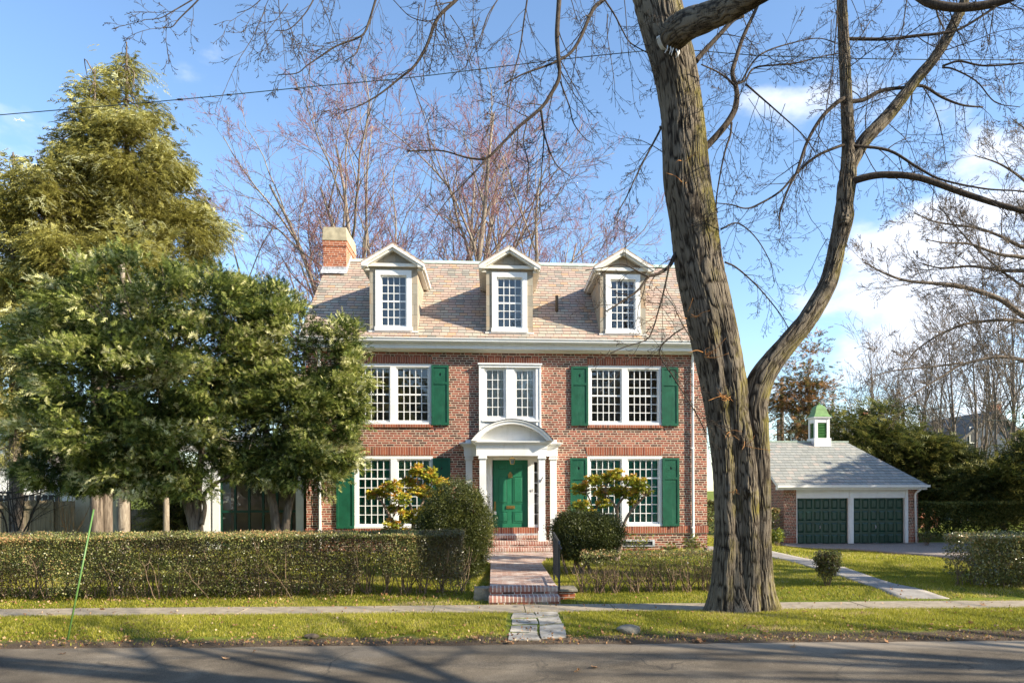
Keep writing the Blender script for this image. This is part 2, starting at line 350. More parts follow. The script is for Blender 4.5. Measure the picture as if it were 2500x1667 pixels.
fol_dead = foliage('dead leaves', [(0, (0.13, 0.06, 0.03)), (0.3, (0.30, 0.15, 0.07)), (0.7, (0.42, 0.25, 0.13)), (1, (0.55, 0.40, 0.25))], 0.2, 0.7, 0.2)
def barkm(name, cols, sc=1.0, moss=0.0, strength=0.9, attr=False):
    m, t, p = newmat(name); setp(p, 0.9, 0.15)
    v = scaled(t, 26*sc, 26*sc, 3.2*sc)
    n1 = noise(t, 1.0, 6, 0.65, v, 0.6)
    v2 = scaled(t, 60*sc, 60*sc, 9*sc); n2 = noise(t, 1.0, 4, 0.6, v2)
    h = M(t, 'ADD', M(t, 'MULTIPLY', n1, 0.75), M(t, 'MULTIPLY', n2, 0.25))
    hc = h
    if attr:
        a_n = N(t, 'ShaderNodeAttribute'); a_n.attribute_name = 'rnd'; hc = M(t, 'ADD', M(t, 'MULTIPLY', a_n.outputs['Fac'], 0.34), M(t, 'MULTIPLY', h, 0.66))
    col = ramp(t, hc, [(0.36, cols[0]), (0.48, cols[1]), (0.62, cols[2])])
    col = mix(t, mrange(t, noise(t, 1.2, 4), 0.4, 0.7, 0, 0.4), col, tuple(c*0.6 for c in cols[1]))
    if moss:
        g = t.nodes.new('ShaderNodeNewGeometry'); sn = t.nodes.new('ShaderNodeSeparateXYZ'); t.links.new(g.outputs['Normal'], sn.inputs[0])
        mm = M(t, 'MULTIPLY', mrange(t, noise(t, 2.0, 5, 0.6), 0.42, 0.62), mrange(t, sn.outputs['X'], -0.3, 0.9))
        col = mix(t, M(t, 'MULTIPLY', mm, moss), col, (0.20, 0.17, 0.02))
    t.links.new(col, p.inputs['Base Color']); bump(t, p, h, strength, 0.03); return m
bark = barkm('maple bark', ((0.016, 0.012, 0.009), (0.074, 0.058, 0.042), (0.20, 0.165, 0.122)), sc=1.5, moss=0.6, attr=True, strength=1.0)
bark_tw = barkm('twig bark', ((0.025, 0.019, 0.016), (0.06, 0.046, 0.036), (0.12, 0.096, 0.07)), 2.0, strength=0.3)
bark_pale = barkm('pale bark', ((0.14, 0.11, 0.085), (0.27, 0.22, 0.17), (0.38, 0.33, 0.26)), 1.0, strength=0.4)
bark_con = barkm('conifer bark', ((0.06, 0.045, 0.035), (0.16, 0.125, 0.095), (0.27, 0.22, 0.17)), 0.7, strength=0.6)
bark_red = simple('reddish budding twigs', (0.25, 0.12, 0.115), 0.8, 0.2, 0.25, 3)
sprout = simple('orange sprouts', (0.42, 0.19, 0.06), 0.7, 0.2, 0.2, 10)

def groundm():
    m, t, p = newmat('lawn soil'); setp(p, 0.95, 0.1)
    n1 = noise(t, 1.3, 6, 0.6); n2 = noise(t, 30, 5, 0.7)
    col = ramp(t, M(t, 'ADD', M(t, 'MULTIPLY', n1, 0.5), M(t, 'MULTIPLY', n2, 0.5)), [(0.3, (0.07, 0.085, 0.018)), (0.5, (0.15, 0.18, 0.024)), (0.7, (0.25, 0.27, 0.04))])
    g = t.nodes.new('ShaderNodeNewGeometry'); sp = t.nodes.new('ShaderNodeSeparateXYZ'); t.links.new(g.outputs['Position'], sp.inputs[0])
    dd = M(t, 'ADD', M(t, 'SUBTRACT', sp.outputs['Y'], 9.66), M(t, 'MULTIPLY', sp.outputs['X'], 0.052))
    wob = M(t, 'ADD', dd, M(t, 'MULTIPLY', M(t, 'SUBTRACT', noise(t, 2.2, 5, 0.65), 0.5), -0.9))
    wob = M(t, 'SUBTRACT', wob, M(t, 'MULTIPLY', mrange(t, sp.outputs['X'], 0.0, 5.0), 0.12))
    soil = ramp(t, noise(t, 50, 6, 0.7), [(0.3, (0.055, 0.038, 0.026)), (0.7, (0.17, 0.125, 0.085))])
    col = mix(t, mrange(t, wob, 0.50, 0.20), col, soil)
    t.links.new(col, p.inputs['Base Color']); bump(t, p, noise(t, 90, 5, 0.7), 0.8, 0.03); return m
def asphaltm():
    m, t, p = newmat('asphalt'); setp(p, 0.9, 0.2)
    sp_ = noise(t, 75, 4, 0.85); n1 = noise(t, 0.9, 6, 0.6)
    col = ramp(t, M(t, 'ADD', M(t, 'MULTIPLY', n1, 0.45), M(t, 'MULTIPLY', sp_, 0.55)), [(0.38, (0.042, 0.034, 0.025)), (0.5, (0.115, 0.093, 0.067)), (0.62, (0.25, 0.205, 0.15))])
    vo = t.nodes.new('ShaderNodeTexVoronoi'); vo.feature = 'DISTANCE_TO_EDGE'; vo.inputs['Scale'].default_value = 1.1
    g = t.nodes.new('ShaderNodeNewGeometry'); ns = t.nodes.new('ShaderNodeTexNoise'); ns.inputs['Scale'].default_value = 2.5; ns.inputs['Detail'].default_value = 5
    t.links.new(g.outputs['Position'], ns.inputs['Vector'])
    mxv = t.nodes.new('ShaderNodeMixRGB'); mxv.inputs[0].default_value = 0.22; t.links.new(g.outputs['Position'], mxv.inputs[1]); t.links.new(ns.outputs['Color'], mxv.inputs[2])
    t.links.new(mxv.outputs[0], vo.inputs['Vector'])
    crack = M(t, 'MULTIPLY', mrange(t, vo.outputs['Distance'], 0.015, 0.0), mrange(t, noise(t, 0.6, 3), 0.42, 0.54))
    col = mix(t, M(t, 'MULTIPLY', crack, 0.55), col, (0.03, 0.028, 0.025))
    sp = t.nodes.new('ShaderNodeSeparateXYZ'); t.links.new(g.outputs['Position'], sp.inputs[0])
    dd = M(t, 'ADD', M(t, 'SUBTRACT', 9.66, sp.outputs['Y']), M(t, 'MULTIPLY', sp.outputs['X'], -0.052))
    wob = M(t, 'ADD', dd, M(t, 'MULTIPLY', M(t, 'SUBTRACT', noise(t, 1.6, 5, 0.65), 0.5), 0.8))
    right = mrange(t, sp.outputs['X'], 0.5, 4.0, 0.15, 0.75)
    col = mix(t, M(t, 'MULTIPLY', mrange(t, wob, 0.75, 0.1), right), col, (0.30, 0.25, 0.19))
    t.links.new(col, p.inputs['Base Color']); bump(t, p, sp_, 0.5, 0.01); return m
soil_lawn = groundm(); asphalt = asphaltm()
gravelm = simple('gravel', (0.30, 0.25, 0.21), 0.95, 0.1, 0.55, 45, bstr=1.0, bscale=60)
def fencem():
    m, t, p = newmat('weathered fence boards'); setp(p, 0.9, 0.1)
    n = noise(t, 1.0, 5, 0.6, scaled(t, 12, 12, 1.0))
    col = ramp(t, n, [(0.3, (0.15, 0.115, 0.075)), (0.6, (0.30, 0.24, 0.155)), (0.8, (0.38, 0.32, 0.22))])
    t.links.new(col, p.inputs['Base Color']); return m
fence_m = fencem()

# ------------------------------------------------------------------ ground, road, walks
def grid_sheet(name, xs, ys, zf, mat, kind='structure'):
    X, Y = np.meshgrid(xs, ys); Z = zf(X, Y); V = np.stack([X, Y, Z], -1).reshape(-1, 3)
    nx, ny = len(xs), len(ys); i = np.arange(ny-1)[:, None]*nx+np.arange(nx-1)[None, :]
    Q = np.stack([i, i+1, i+1+nx, i+nx], -1).reshape(-1, 4)
    return tag(mesh_np(name, V, None, Q, mat, smooth=True), kind=kind)
xs = np.concatenate([np.array([-1500, -600, -250, -120, -60, -35]), np.arange(-22, 34, 0.4), np.array([40, 55, 80, 150, 400, 1500])])
ys = np.concatenate([np.array([-1500, -400, -120, -50, -20, 0, 4, 7]), np.arange(8.4, 14.4, 0.12), np.arange(14.4, 40, 0.6), np.array([42, 46, 52, 60, 75, 100, 160, 400, 1600])])
grid_sheet('ground', xs, ys, GZ, soil_lawn)
def roadz(X, Y):
    e = road_edge(X); return np.maximum(GZ(X, e-0.02)+0.004 - 0.012*(e-Y), -0.428)
rx = np.concatenate([np.array([-400, -100, -30]), np.arange(-14, 16, 0.12), np.array([30, 100, 400])])
t_ = np.linspace(0, 1, 28)
X, T = np.meshgrid(rx, t_); Yr = 1.5+T*(road_edge(X)+0.03*np.sin(X*2.1)+0.025*np.sin(X*5.7+1)+0.015*np.sin(X*13.1)-1.5); Z = roadz(X, Yr)
i = np.arange(len(t_)-1)[:, None]*len(rx)+np.arange(len(rx)-1)[None, :]
tag(mesh_np('road', np.stack([X, Yr, Z], -1).reshape(-1, 3), None, np.stack([i, i+1, i+1+len(rx), i+len(rx)], -1).reshape(-1, 4), asphalt, smooth=True), kind='structure')
tar = [PG(1902, 1617), PG(1960, 1632), PG(2010, 1655), PG(2045, 1668), PG(2060, 1690)]

KEEP = []    # polygons (x,y) where no grass grows
def inpoly(x, y, poly):
    c = np.zeros(len(x), bool); n = len(poly)
    for a in range(n):
        x1, y1 = poly[a]; x2, y2 = poly[(a+1) % n]
        cond = ((y1 > y) != (y2 > y)) & (x < (x2-x1)*(y-y1)/(y2-y1+1e-12)+x1)
        c ^= cond
    return c
def ribbon(name, A, B, mat, h=0.02, na=6, sub=10, th=0.0, keep=True):
    """draped strip between two edge polylines A and B (lists of xy)"""
    def res(P, n):
        P = np.array([(p[0], p[1]) for p in P], float); d = np.concatenate([[0], np.cumsum(np.linalg.norm(np.diff(P, axis=0), axis=1))])
        s = np.linspace(0, d[-1], n); return np.stack([np.interp(s, d, P[:, 0]), np.interp(s, d, P[:, 1])], -1)
    n = sub*max(len(A), len(B)); a = res(A, n); b = res(B, n); k = np.linspace(0, 1, na)[None, :, None]
    G = a[:, None, :]*(1-k)+b[:, None, :]*k; Zz = GZ(G[..., 0], G[..., 1])+h
    V = np.concatenate([G, Zz[..., None]], -1).reshape(-1, 3)
    i = np.arange(n-1)[:, None]*na+np.arange(na-1)[None, :]
    Q = np.stack([i, i+1, i+1+na, i+na], -1).reshape(-1, 4)
    if keep: KEEP.append([tuple(p) for p in a]+[tuple(p) for p in b[::-1]])
    o = mesh_np(name, V, None, Q, mat, smooth=True)
    o.modifiers.new('thick', 'SOLIDIFY').thickness = 0.05
    o.modifiers['thick'].offset = -1
    return tag(o, kind='structure')
# sidewalk as slabs with narrow joints (one object)
sxs = [-40, -30, -24, -20, -16.5, -13.4, -10.3, -7.2, -4.1, -1.0, 0.52, 2.0, 4.1, 6.2, 8.3, 10.4, 13, 16, 20, 26, 34]
V = []; Q = []; n = 0
for a, b in zip(sxs[:-1], sxs[1:]):
    xx = np.linspace(a+0.008, b-0.008, 6)
    lift = 0.014+0.008*random.random()
    for x in xx:
        for f in (0, .33, .66, 1):
            y = float(walk_near(x)*(1-f)+walk_far(x)*f); V.append((x, y, gz(x, y)+lift))
    for i in range(5):
        for j in range(3): k = n+i*4+j; Q.append((k, k+4, k+5, k+1))
    n += 24
o = mesh_np('sidewalk', V, None, Q, concrete); tag(o, kind='structure'); mm = o.modifiers.new('s', 'SOLIDIFY'); mm.thickness = 0.06; mm.offset = -1
KEEP.append([(-40, float(walk_near(-40))+.06), (34, float(walk_near(34))+.06), (34, float(walk_far(34))-.05), (-40, float(walk_far(-40))-.05)])
# side path to the drive
A = [PG(2192, 1461), PG(2060, 1410), PG(1960, 1380), PG(1878, 1360), PG(1790, 1350), PG(1718, 1345)]
B = [PG(2318, 1461), PG(2180, 1424), PG(2060, 1384), PG(1960, 1362), PG(1878, 1344), PG(1722, 1333)]
ribbon('side_path', A, B, pathm, 0.012)
# gravel apron before the garage
A = [PG(1905, 1332.5), PG(2060, 1342), PG(2150, 1349), PG(2240, 1357), PG(2330, 1369), PG(2500, 1386), PG(2700, 1400)]
B = [(12.6, 30.45), (14, 30.45), (16, 30.45), (18.6, 30.45), (21, 30.2), (24, 30), (28, 29)]
ribbon('gravel_drive', A, B, gravelm, 0.012)
# flagstones between sidewalk and road
V = []; mb = MB()
slabs = [((1252, 1497), (1303, 1497), (1308, 1507), (1250, 1509)), ((1308, 1494), (1358, 1493), (1363, 1503), (1312, 1506)), ((1250, 1512), (1308, 1510), (1312, 1522), (1250, 1524)),
         ((1313, 1509), (1364, 1506), (1372, 1520), (1318, 1525)), ((1249, 1528), (1311, 1526), (1313, 1545), (1246, 1542)), ((1319, 1529), (1376, 1523), (1384, 1556), (1323, 1559)), ((1246, 1546), (1312, 1548), (1320, 1562), (1242, 1562))]
for s in slabs:
    P = [PG(u+random.uniform(-2, 2), v) for u, v in s]; c = sum(P, Vector())/4; pts = []
    for a in range(4):
        for f in (0, 0.25, 0.5, 0.75):
            q = P[a].lerp(P[(a+1) % 4], f); q = c+(q-c)*(1.035+random.uniform(-0.05, 0.03)); pts.append((q.x, q.y))
    n_ = len(pts); dz = random.uniform(0.008, 0.02); vv = [(x, y, gz(x, y)+dz) for x, y in pts]+[(x, y, gz(x, y)-0.06) for x, y in pts]+[(c.x, c.y, gz(c.x, c.y)+dz)]
    mb.add(vv, [(i, (i+1) % n_, (i+1) % n_+n_, i+n_) for i in range(n_)], [(2*n_, i, (i+1) % n_) for i in range(n_)])
tag(mb.build('flagstone_path', stonem), kind='structure')
KEEP.append([(p.x, p.y) for p in (PG(1240, 1494), PG(1366, 1494), PG(1390, 1564), PG(1232, 1566))])
# brick front walk with its two street steps
wx0, wx1 = -0.06, 1.14
mb = MB()
flare = [(wx0, 12.80), (wx1, 12.80), (wx1, 17.2), (1.35, 18.2), (1.75, 18.9), (1.95, 19.6), (1.95, 19.97), (-0.95, 19.97), (-0.95, 19.6), (-0.75, 18.9), (-0.30, 18.2), (wx0, 17.2)]
mb.prism(flare, 'z', -0.45, -0.045)
tag(mb.build('front_walk', walk_brick), kind='structure'); KEEP.append(flare)

def steps(name, boxes, label=None, parent=None):
    m = MB(); m2 = MB()
    for b in boxes:
        m.box(*b[:4], b[5]-0.088, b[5]); m2.box(b[0]+0.006, b[1]-0.006, b[2]+0.008, b[3]-0.002, b[4], b[5]-0.089)
    o = m.build(name, step_brick, parent, bevel=0.010); r = m2.build('riser', riser_brick, o); return o
o = steps('street_steps', [(wx0-0.01, wx1+0.01, 12.79, 13.05, -0.5, -0.036), (wx0-0.02, wx1+0.02, 12.44, 12.788, -0.5, -0.165)])
tag(o, 'two brick steps rising from the sidewalk to the front walk', 'steps')
# brick cheek and stone beside the steps
t0 = thing('stone_block', (-0.20, 13.0, -0.3), 'pale rough stone block left of the brick street steps', 'stone')
bm = bmesh.new(); bmesh.ops.create_cube(bm, size=1)
bmesh.ops.subdivide_edges(bm, edges=bm.edges, cuts=3, use_grid_fill=True)
for v in bm.verts:
    v.co = Vector((v.co.x*0.28, v.co.y*0.30, v.co.z*0.24)); v.co += Vector([random.uniform(-.012, .012) for _ in range(3)]); v.co.x += 0.03*v.co.z
me = bpy.data.meshes.new('block'); bm.to_mesh(me); bm.free(); me.materials.append(rockm); ob = bpy.data.objects.new('block', me); link(ob, t0); ob.location = (0, 0, 0.13)
mb = MB().box(1.17, 1.46, 12.86, 13.3, -0.4, -0.14)
o = mb.build('brick_pier', chim_brick); tag(o, 'low brick pier with a slab top at the right end of the street steps', 'pier')
MB().box(1.15, 1.50, 12.82, 13.34, -0.139, -0.09).build('cap_slab', rockm, o, bevel=0.01)

# ------------------------------------------------------------------ the house
HX = 0.515; YF = 21.0
house = thing('brick_house', (HX, YF, -0.06), 'three storey red brick colonial house with pink slate roof and green shutters', 'house')
XL, XR = HX-5.81, HX+5.81; ZT = 5.72
win2 = [(HX-3.36-1.085, HX-3.36+1.085), (HX+3.36-1.085, HX+3.36+1.085)]
win1 = [(HX-3.35-1.11, HX-3.35+1.11), (HX+3.35-1.11, HX+3.35+1.11)]
Z2, Z1 = (3.585, 5.31), (0.612, 2.665)
CW = (-0.394, 1.402, 2.9, 5.33)
DOOR = (-0.30, 1.33, 0.40, 2.66)
holes = [(a, b, *Z2) for a, b in win2]+[(a, b, *Z1) for a, b in win1]+[CW, DOOR]
def wall_holes(m, x0, x1, z0, z1, y0, y1, holes):
    xs_ = sorted({x0, x1, *[h[0] for h in holes], *[h[1] for h in holes]}); zs_ = sorted({z0, z1, *[h[2] for h in holes], *[h[3] for h in holes]})
    for a, b in zip(xs_[:-1], xs_[1:]):
        run = None
        for c, d in zip(zs_[:-1], zs_[1:]):
            mx, mz = (a+b)/2, (c+d)/2
            inside = any(h[0] < mx < h[1] and h[2] < mz < h[3] for h in holes)
            if not inside: run = [c, d] if run is None else [run[0], d]
            if (inside or d == zs_[-1]) and run: m.box(a, b, y0, y1, *run); run = None
mb = MB(); wall_holes(mb, XL, XR, -0.5, ZT, YF, YF+0.3, holes)
mb.box(XL, XL+0.3, YF+0.3, 28.2, -0.5, ZT); mb.box(XR-0.3, XR, YF+0.3, 28.2, -0.5, ZT); mb.box(XL+0.3, XR-0.3, 27.9, 28.2, -0.5, ZT)
# gable triangles
for x0, x1 in ((XL, XL+0.3), (XR-0.3, XR)):
    mb.prism([(YF+0.05, ZT), (28.1, ZT), (24.55, 8.95)], 'x', x0+0.001, x1-0.001)
wall = mb.build('wall', brick, house)
MB().box(XL+0.3, XR-0.3, YF+0.3, 27.9, 2.9, 3.05).build('floor_slab', dark_in, house)
MB().box(XL+0.3, XR-0.3, YF+1.6, YF+1.7, 0.2, 5.6).build('inner_wall', dark_in, house)
# projecting band, foundation, corner strips, lintels
mb = MB().box(XL-0.03, XR+0.03, YF-0.035, YF-0.001, 0.40, 0.605)
mb.build('brick_band', soldier, house, bevel=0.006)
for a, b in win1:
    MB().prism([(a-0.0, 2.70), (b+0.0, 2.70), (b+0.06, 2.94), (a-0.06, 2.94)], 'y', YF-0.012, YF-0.001).build('lintel', soldier, house)
for a, b in win2+[(CW[0], CW[1])]: MB().box(a-0.02, b+0.02, YF-0.012, YF-0.001, 5.345, 5.525).build('lintel', soldier, house)
for a, b in win2: MB().box(a-0.04, b+0.04, YF-0.05, YF-0.001, 3.495, 3.58).build('window_ledge', soldier, house, bevel=0.006)
for zz in np.arange(0.66, 5.4, 0.60):
    for x in (XR-0.42, XL+0.16): MB().box(x, x+0.26, YF-0.014, YF-0.001, zz, zz+0.33).build('brick_quoin', brick, house)

def window(x0, x1, z0, z1, halves, cols, rows, y=YF+0.03, frame=0.075, mull=0.17, meet=None, parent=house, name='window', pane_y=None, deep=0.03):
    """white frame + sashes + muntins in one mesh, glass as a sub-part. rows counted from top; meet = row after which the meeting rail sits"""
    m = MB(); yf = y
    m.box(x0, x1, yf-deep, yf+0.12, z1-frame, z1); m.box(x0-0.02, x1+0.02, yf-deep-0.03, yf+0.12, z0, z0+frame*0.8)
    m.box(x0, x0+frame, yf-deep, yf+0.12, z0+frame*0.8, z1-frame); m.box(x1-frame, x1, yf-deep, yf+0.12, z0+frame*0.8, z1-frame)
    ix0, ix1 = x0+frame, x1-frame; iz0, iz1 = z0+frame*0.8, z1-frame
    if halves == 2:
        c = (x0+x1)/2; m.box(c-mull/2, c+mull/2, yf-deep+0.004, yf+0.12, iz0, iz1); spans = [(ix0, c-mull/2), (c+mull/2, ix1)]
    else: spans = [(ix0, ix1)]
    sw = 0.045
    for a, b in spans:
        ys_ = yf+0.03
        m.box(a, b, ys_, ys_+0.04, iz1-sw, iz1); m.box(a, b, ys_, ys_+0.04, iz0, iz0+sw*1.3)
        m.box(a, a+sw*0.9, ys_, ys_+0.04, iz0+sw*1.3, iz1-sw); m.box(b-sw*0.9, b, ys_, ys_+0.04, iz0+sw*1.3, iz1-sw)
        ga, gb, g0, g1 = a+sw*0.9, b-sw*0.9, iz0+sw*1.3, iz1-sw
        mt = 0.021
        for k in range(1, cols):
            x = ga+(gb-ga)*k/cols; m.box(x-mt/2, x+mt/2, ys_+0.008, ys_+0.034, g0, g1)
        for k in range(1, rows):
            z = g1-(g1-g0)*k/rows; hh = mt*(2.1 if k == meet else 1)
            m.box(ga, gb, ys_+(0.004 if k == meet else 0.010), ys_+0.032, z-hh/2, z+hh/2)
    f = m.build(name, white, parent)
    g = MB()
    for a, b in spans: g.add([(a+0.01, yf+0.055, iz0+0.01), (b-0.01, yf+0.055, iz0+0.01), (b-0.01, yf+0.055, iz1-0.01), (a+0.01, yf+0.055, iz1-0.01)], [(0, 1, 2, 3)])
    gp = mesh_np('pane', g.v, None, g.q, glass, f)
    return f, spans, (iz0, iz1)
for a, b in win2: window(a, b, *Z2, 2, 5, 6, meet=3)
for a, b in win1:
    f, spans, (i0, i1) = window(a, b, *Z1, 2, 5, 7, meet=2)
    bl = MB()
    for s0, s1 in spans:
        n_ = 5; wd = (s1-s0)/n_
        for k in range(n_):
            x = s0+k*wd
            bl.box(x+0.012, x+wd*0.60, YF+0.105, YF+0.12, i0, i1-0.05); bl.box(x+wd*0.60, x+wd-0.012, YF+0.15, YF+0.165, i0, i1-0.05)
        for z in np.linspace(i0, i1-0.1, 8): bl.box(s0, s1, YF+0.10, YF+0.104, z, z+0.035)
    bl.build('interior_blind', teal, f)
# central casement bay
m = MB(); x0, x1, z0, z1 = CW; yb = YF-0.10
m.box(x0, x1, yb-0.03, YF+0.1, z1-0.11, z1); m.box(x0-0.03, x1+0.03, yb-0.06, YF+0.05, z1-0.035, z1+0.012)
for a, b in ((x0, x0+0.155), (x1-0.155, x1)): m.box(a, b, yb, YF+0.1, z0, z1-0.11)
m.box(x0, x0+0.05, yb-0.02, yb, z0, z1-0.11); m.box(x1-0.05, x1, yb-0.02, yb, z0, z1-0.11)
m.box(x0+0.155, x1-0.155, yb+0.02, YF+0.1, z0, 3.74)
m.box(x0+0.08, x1-0.08, yb-0.035, yb+0.02, 3.66, 3.71)
for zz in (3.1, 3.28, 3.46): m.box(x0+0.16, x1-0.16, yb+0.012, yb+0.0199, zz, zz+0.165)
c = (x0+x1)/2; m.box(c-0.115, c+0.115, yb+0.01, YF+0.1, 3.74, z1-0.11)
cas = m.build('casement_window', white, house, bevel=0.004)
for a, b in ((x0+0.155, c-0.115), (c+0.115, x1-0.155)):
    f, _, _ = window(a, b, 3.74, z1-0.11, 1, 3, 5, y=yb+0.05, frame=0.035, parent=house, name='sash', deep=0.0)
    f.parent = cas
    f.data.transform(Matrix.Translation(-Vector(cas.location)))
    for ch in list(f.children):        # pane becomes a sub-part of the casement
        ch.parent = cas
    V = []; Qs = []; nn = 40
    for i in range(nn+1):
        s = i/nn; xx = a+0.02+(b-a-0.04)*s; yy = YF+0.036+0.018*math.sin(s*34)+0.012*math.sin(s*77+1)
        V += [(xx, yy, 3.78), (xx+0.015*math.sin(s*11), yy+0.01*math.sin(s*21), z1-0.13)]
    for i in range(nn): Qs.append((2*i, 2*i+2, 2*i+3, 2*i+1))
    mesh_np('curtain', V, None, Qs, curtain, cas, smooth=True)

# shutters
def shutter(x0, x1, z0, z1):
    y1_, y0_ = YF-0.012, YF-0.062; m = MB(); s = 0.062; zb = z0+(z1-z0)*0.685
    cx = (x0+x1)/2
    m.box(x0, x0+s, y0_, y1_, z0, z1); m.box(x1-s, x1, y0_, y1_, z0, z1)
    m.box(x0+s, x1-s, y0_, y1_, z0, z0+s*1.2); m.box(x0+s, x1-s, y0_, y1_, z1-s, z1); m.box(x0+s, x1-s, y0_, y1_, zb, zb+s)
    m.box(x0+s, x1-s, y0_+0.018, y1_, z0+s*1.2, zb)
    # upper panel with a diamond cut
    pz0, pz1 = zb+s, z1-s; pc = pz0+(pz1-pz0)*0.52; dx, dz = 0.032, 0.058
    A = [(x0+s, pz0), (x1-s, pz0), (x1-s, pz1), (x0+s, pz1)]; D = [(cx, pc-dz), (cx+dx, pc), (cx, pc+dz), (cx-dx, pc)]
    yp = y0_+0.018
    v = [(p[0], yp, p[1]) for p in A]+[(p[0], yp, p[1]) for p in D]+[(p[0], y1_, p[1]) for p in D]
    m.add(v, [(i, (i+1) % 4, 4+(i+1) % 4, 4+i) for i in range(4)][0:0], [(0, 1, 4), (1, 5, 4), (1, 2, 5), (2, 6, 5), (2, 3, 6), (3, 7, 6), (3, 0, 7), (0, 4, 7)])
    m.add([(p[0], yp, p[1]) for p in D]+[(p[0], y1_, p[1]) for p in D], [(i, (i+1) % 4, 4+(i+1) % 4, 4+i) for i in range(4)])
    o = m.build('shutter', greenp, house)
    b_ = MB().add([(cx-dx-.01, y1_-0.002, pc-dz-.01), (cx+dx+.01, y1_-0.002, pc-dz-.01), (cx+dx+.01, y1_-0.002, pc+dz+.01), (cx-dx-.01, y1_-0.002, pc+dz+.01)], [(0, 1, 2, 3)])
    mesh_np('cutout_shade', b_.v, None, b_.q, iron, o)
    h = MB(); h.box(cx-0.01, cx+0.01, y0_-0.012, y0_+0.01, z0-0.05, z0+0.02); h.box(x0-0.004, x0+0.02, y0_-0.004, y0_, z0+0.2, z0+0.24)
    h.build('shutter_dog', iron, o)
for a, b in win2:
    shutter(a-0.505, a-0.005, 3.56, 5.28); shutter(b+0.005, b+0.505, 3.56, 5.28)
for a, b in win1:
    shutter(a-0.505, a-0.005, 0.61, 2.62); shutter(b+0.005, b+0.505, 0.61, 2.62)

# cornice, gutter, downspouts
XE0, XE1 = XL-0.13, XR+0.13
m = MB(); prof = [(YF-0.001, 5.66), (YF-0.10, 5.66), (YF-0.12, 5.70), (YF-0.30, 5.715), (YF-0.31, 5.80), (YF-0.35, 5.83), (YF-0.36, 5.90), (YF-0.001, 5.90)]
m.prism(prof, 'x', XE0, XE1); m.build('cornice', white, house)
m = MB(); gp = [(YF-0.36-0.005, 5.86), (YF-0.42, 5.865), (YF-0.45, 5.90), (YF-0.455, 5.955), (YF-0.48, 5.965), (YF-0.48, 5.985), (YF-0.365, 5.985)]
m.prism(gp, 'x', XE0-0.02, XE1+0.02); m.build('gutter', white, house)
def spout(x, y, z0, z1, r=0.038, parent=house, mat=white, top=None):
    m = MB(); pts = [(x, y-0.33, z1+0.12), (x, y-0.28, z1+0.06), (x, y-0.10, z1-0.10), (x, y-0.06, z1-0.2), (x, y-0.06, z0+0.3), (x, y-0.06, z0)]
    m.tube(pts, r, 10); o = m.build('downspout', mat, parent, smooth=True)
    b = MB()
    for zz in (z1-0.5, (z0+z1)/2, z0+0.5): b.box(x-r-0.012, x+r+0.012, y-0.06-r-0.004, y, zz, zz+0.035)
    b.build('bracket', mat, o)
spout(HX+5.37, YF, 0.05, 5.72); spout(HX-5.42, YF, 0.05, 5.72)
MB().tube([(HX+5.37, YF-0.06, 0.16), (HX+5.37, YF-0.06, -0.06)], 0.055, 10).build('drain_boot', pipe, house, smooth=True)

# slate roof in overlapping courses
def roof_courses(m, x0, x1, y0, z0, slope, ztop, step, lift=0.016, sgn=1, taper=0.0):
    nz = int(math.ceil((ztop-z0)/step)); nrm = 1/math.hypot(1, slope)
    for i in range(nz):
        za, zb = z0+i*step, min(z0+(i+1)*step, ztop)
        ya, yb_ = y0+sgn*(za-z0)/slope, y0+sgn*(zb-z0)/slope
        lo = (ya-sgn*lift*slope*nrm, za+lift*nrm); hi = (yb_, zb+0.002)
        k = 1
        m.add([(x0, lo[0], lo[1]), (x1, lo[0], lo[1]), (x1, hi[0], hi[1]), (x0, hi[0], hi[1]), (x0, ya, za-0.004), (x1, ya, za-0.004)],
              [(0, 1, 2, 3), (4, 5, 1, 0)] if sgn > 0 else [(1, 0, 3, 2), (5, 4, 0, 1)])
RS = 0.88; RY, RZ = 24.55, 9.38
yb0 = RY-(RZ-6.22)/RS
m = MB(); zb0 = 0.112*math.ceil(5.98/0.112)-50+50
m.add([(XE0, YF-0.46, 5.975), (XE1, YF-0.46, 5.975), (XE1, YF-0.2, 6.07), (XE0, YF-0.2, 6.07)], [(0, 1, 2, 3)])
m.add([(XE0, YF-0.20, 6.085), (XE1, YF-0.20, 6.085), (XE1, yb0, 6.222), (XE0, yb0, 6.222)], [(0, 1, 2, 3)])
roof_courses(m, XE0, XE1, yb0, 6.22, RS, RZ, 0.112)
roof_courses(m, XE0, XE1, 2*RY-yb0, 6.22, RS, RZ, 0.112, sgn=-1)
roof = mesh_np('roof', m.v, m.t, m.q, slate, house)
for x in (XE0-0.012, XE1-0.03):
    m = MB(); m.prism([(YF-0.40, 5.90), (yb0, 6.19), (RY, RZ-0.04), (2*RY-yb0, 6.19), (2*RY-yb0+0.3, 5.9), (2*RY-yb0, 6.03), (RY, RZ-0.22), (yb0, 6.03)], 'x', x, x+0.042)
    m.build('rake_board', cream, house)
m = MB(); m.prism([(RY-0.14, RZ-0.09), (RY-0.13, RZ-0.06), (RY, RZ+0.05), (RY+0.13, RZ-0.06), (RY+0.14, RZ-0.09), (RY, RZ+0.02)], 'x', XE0, XE1); m.build('ridge_cap', copper, house)
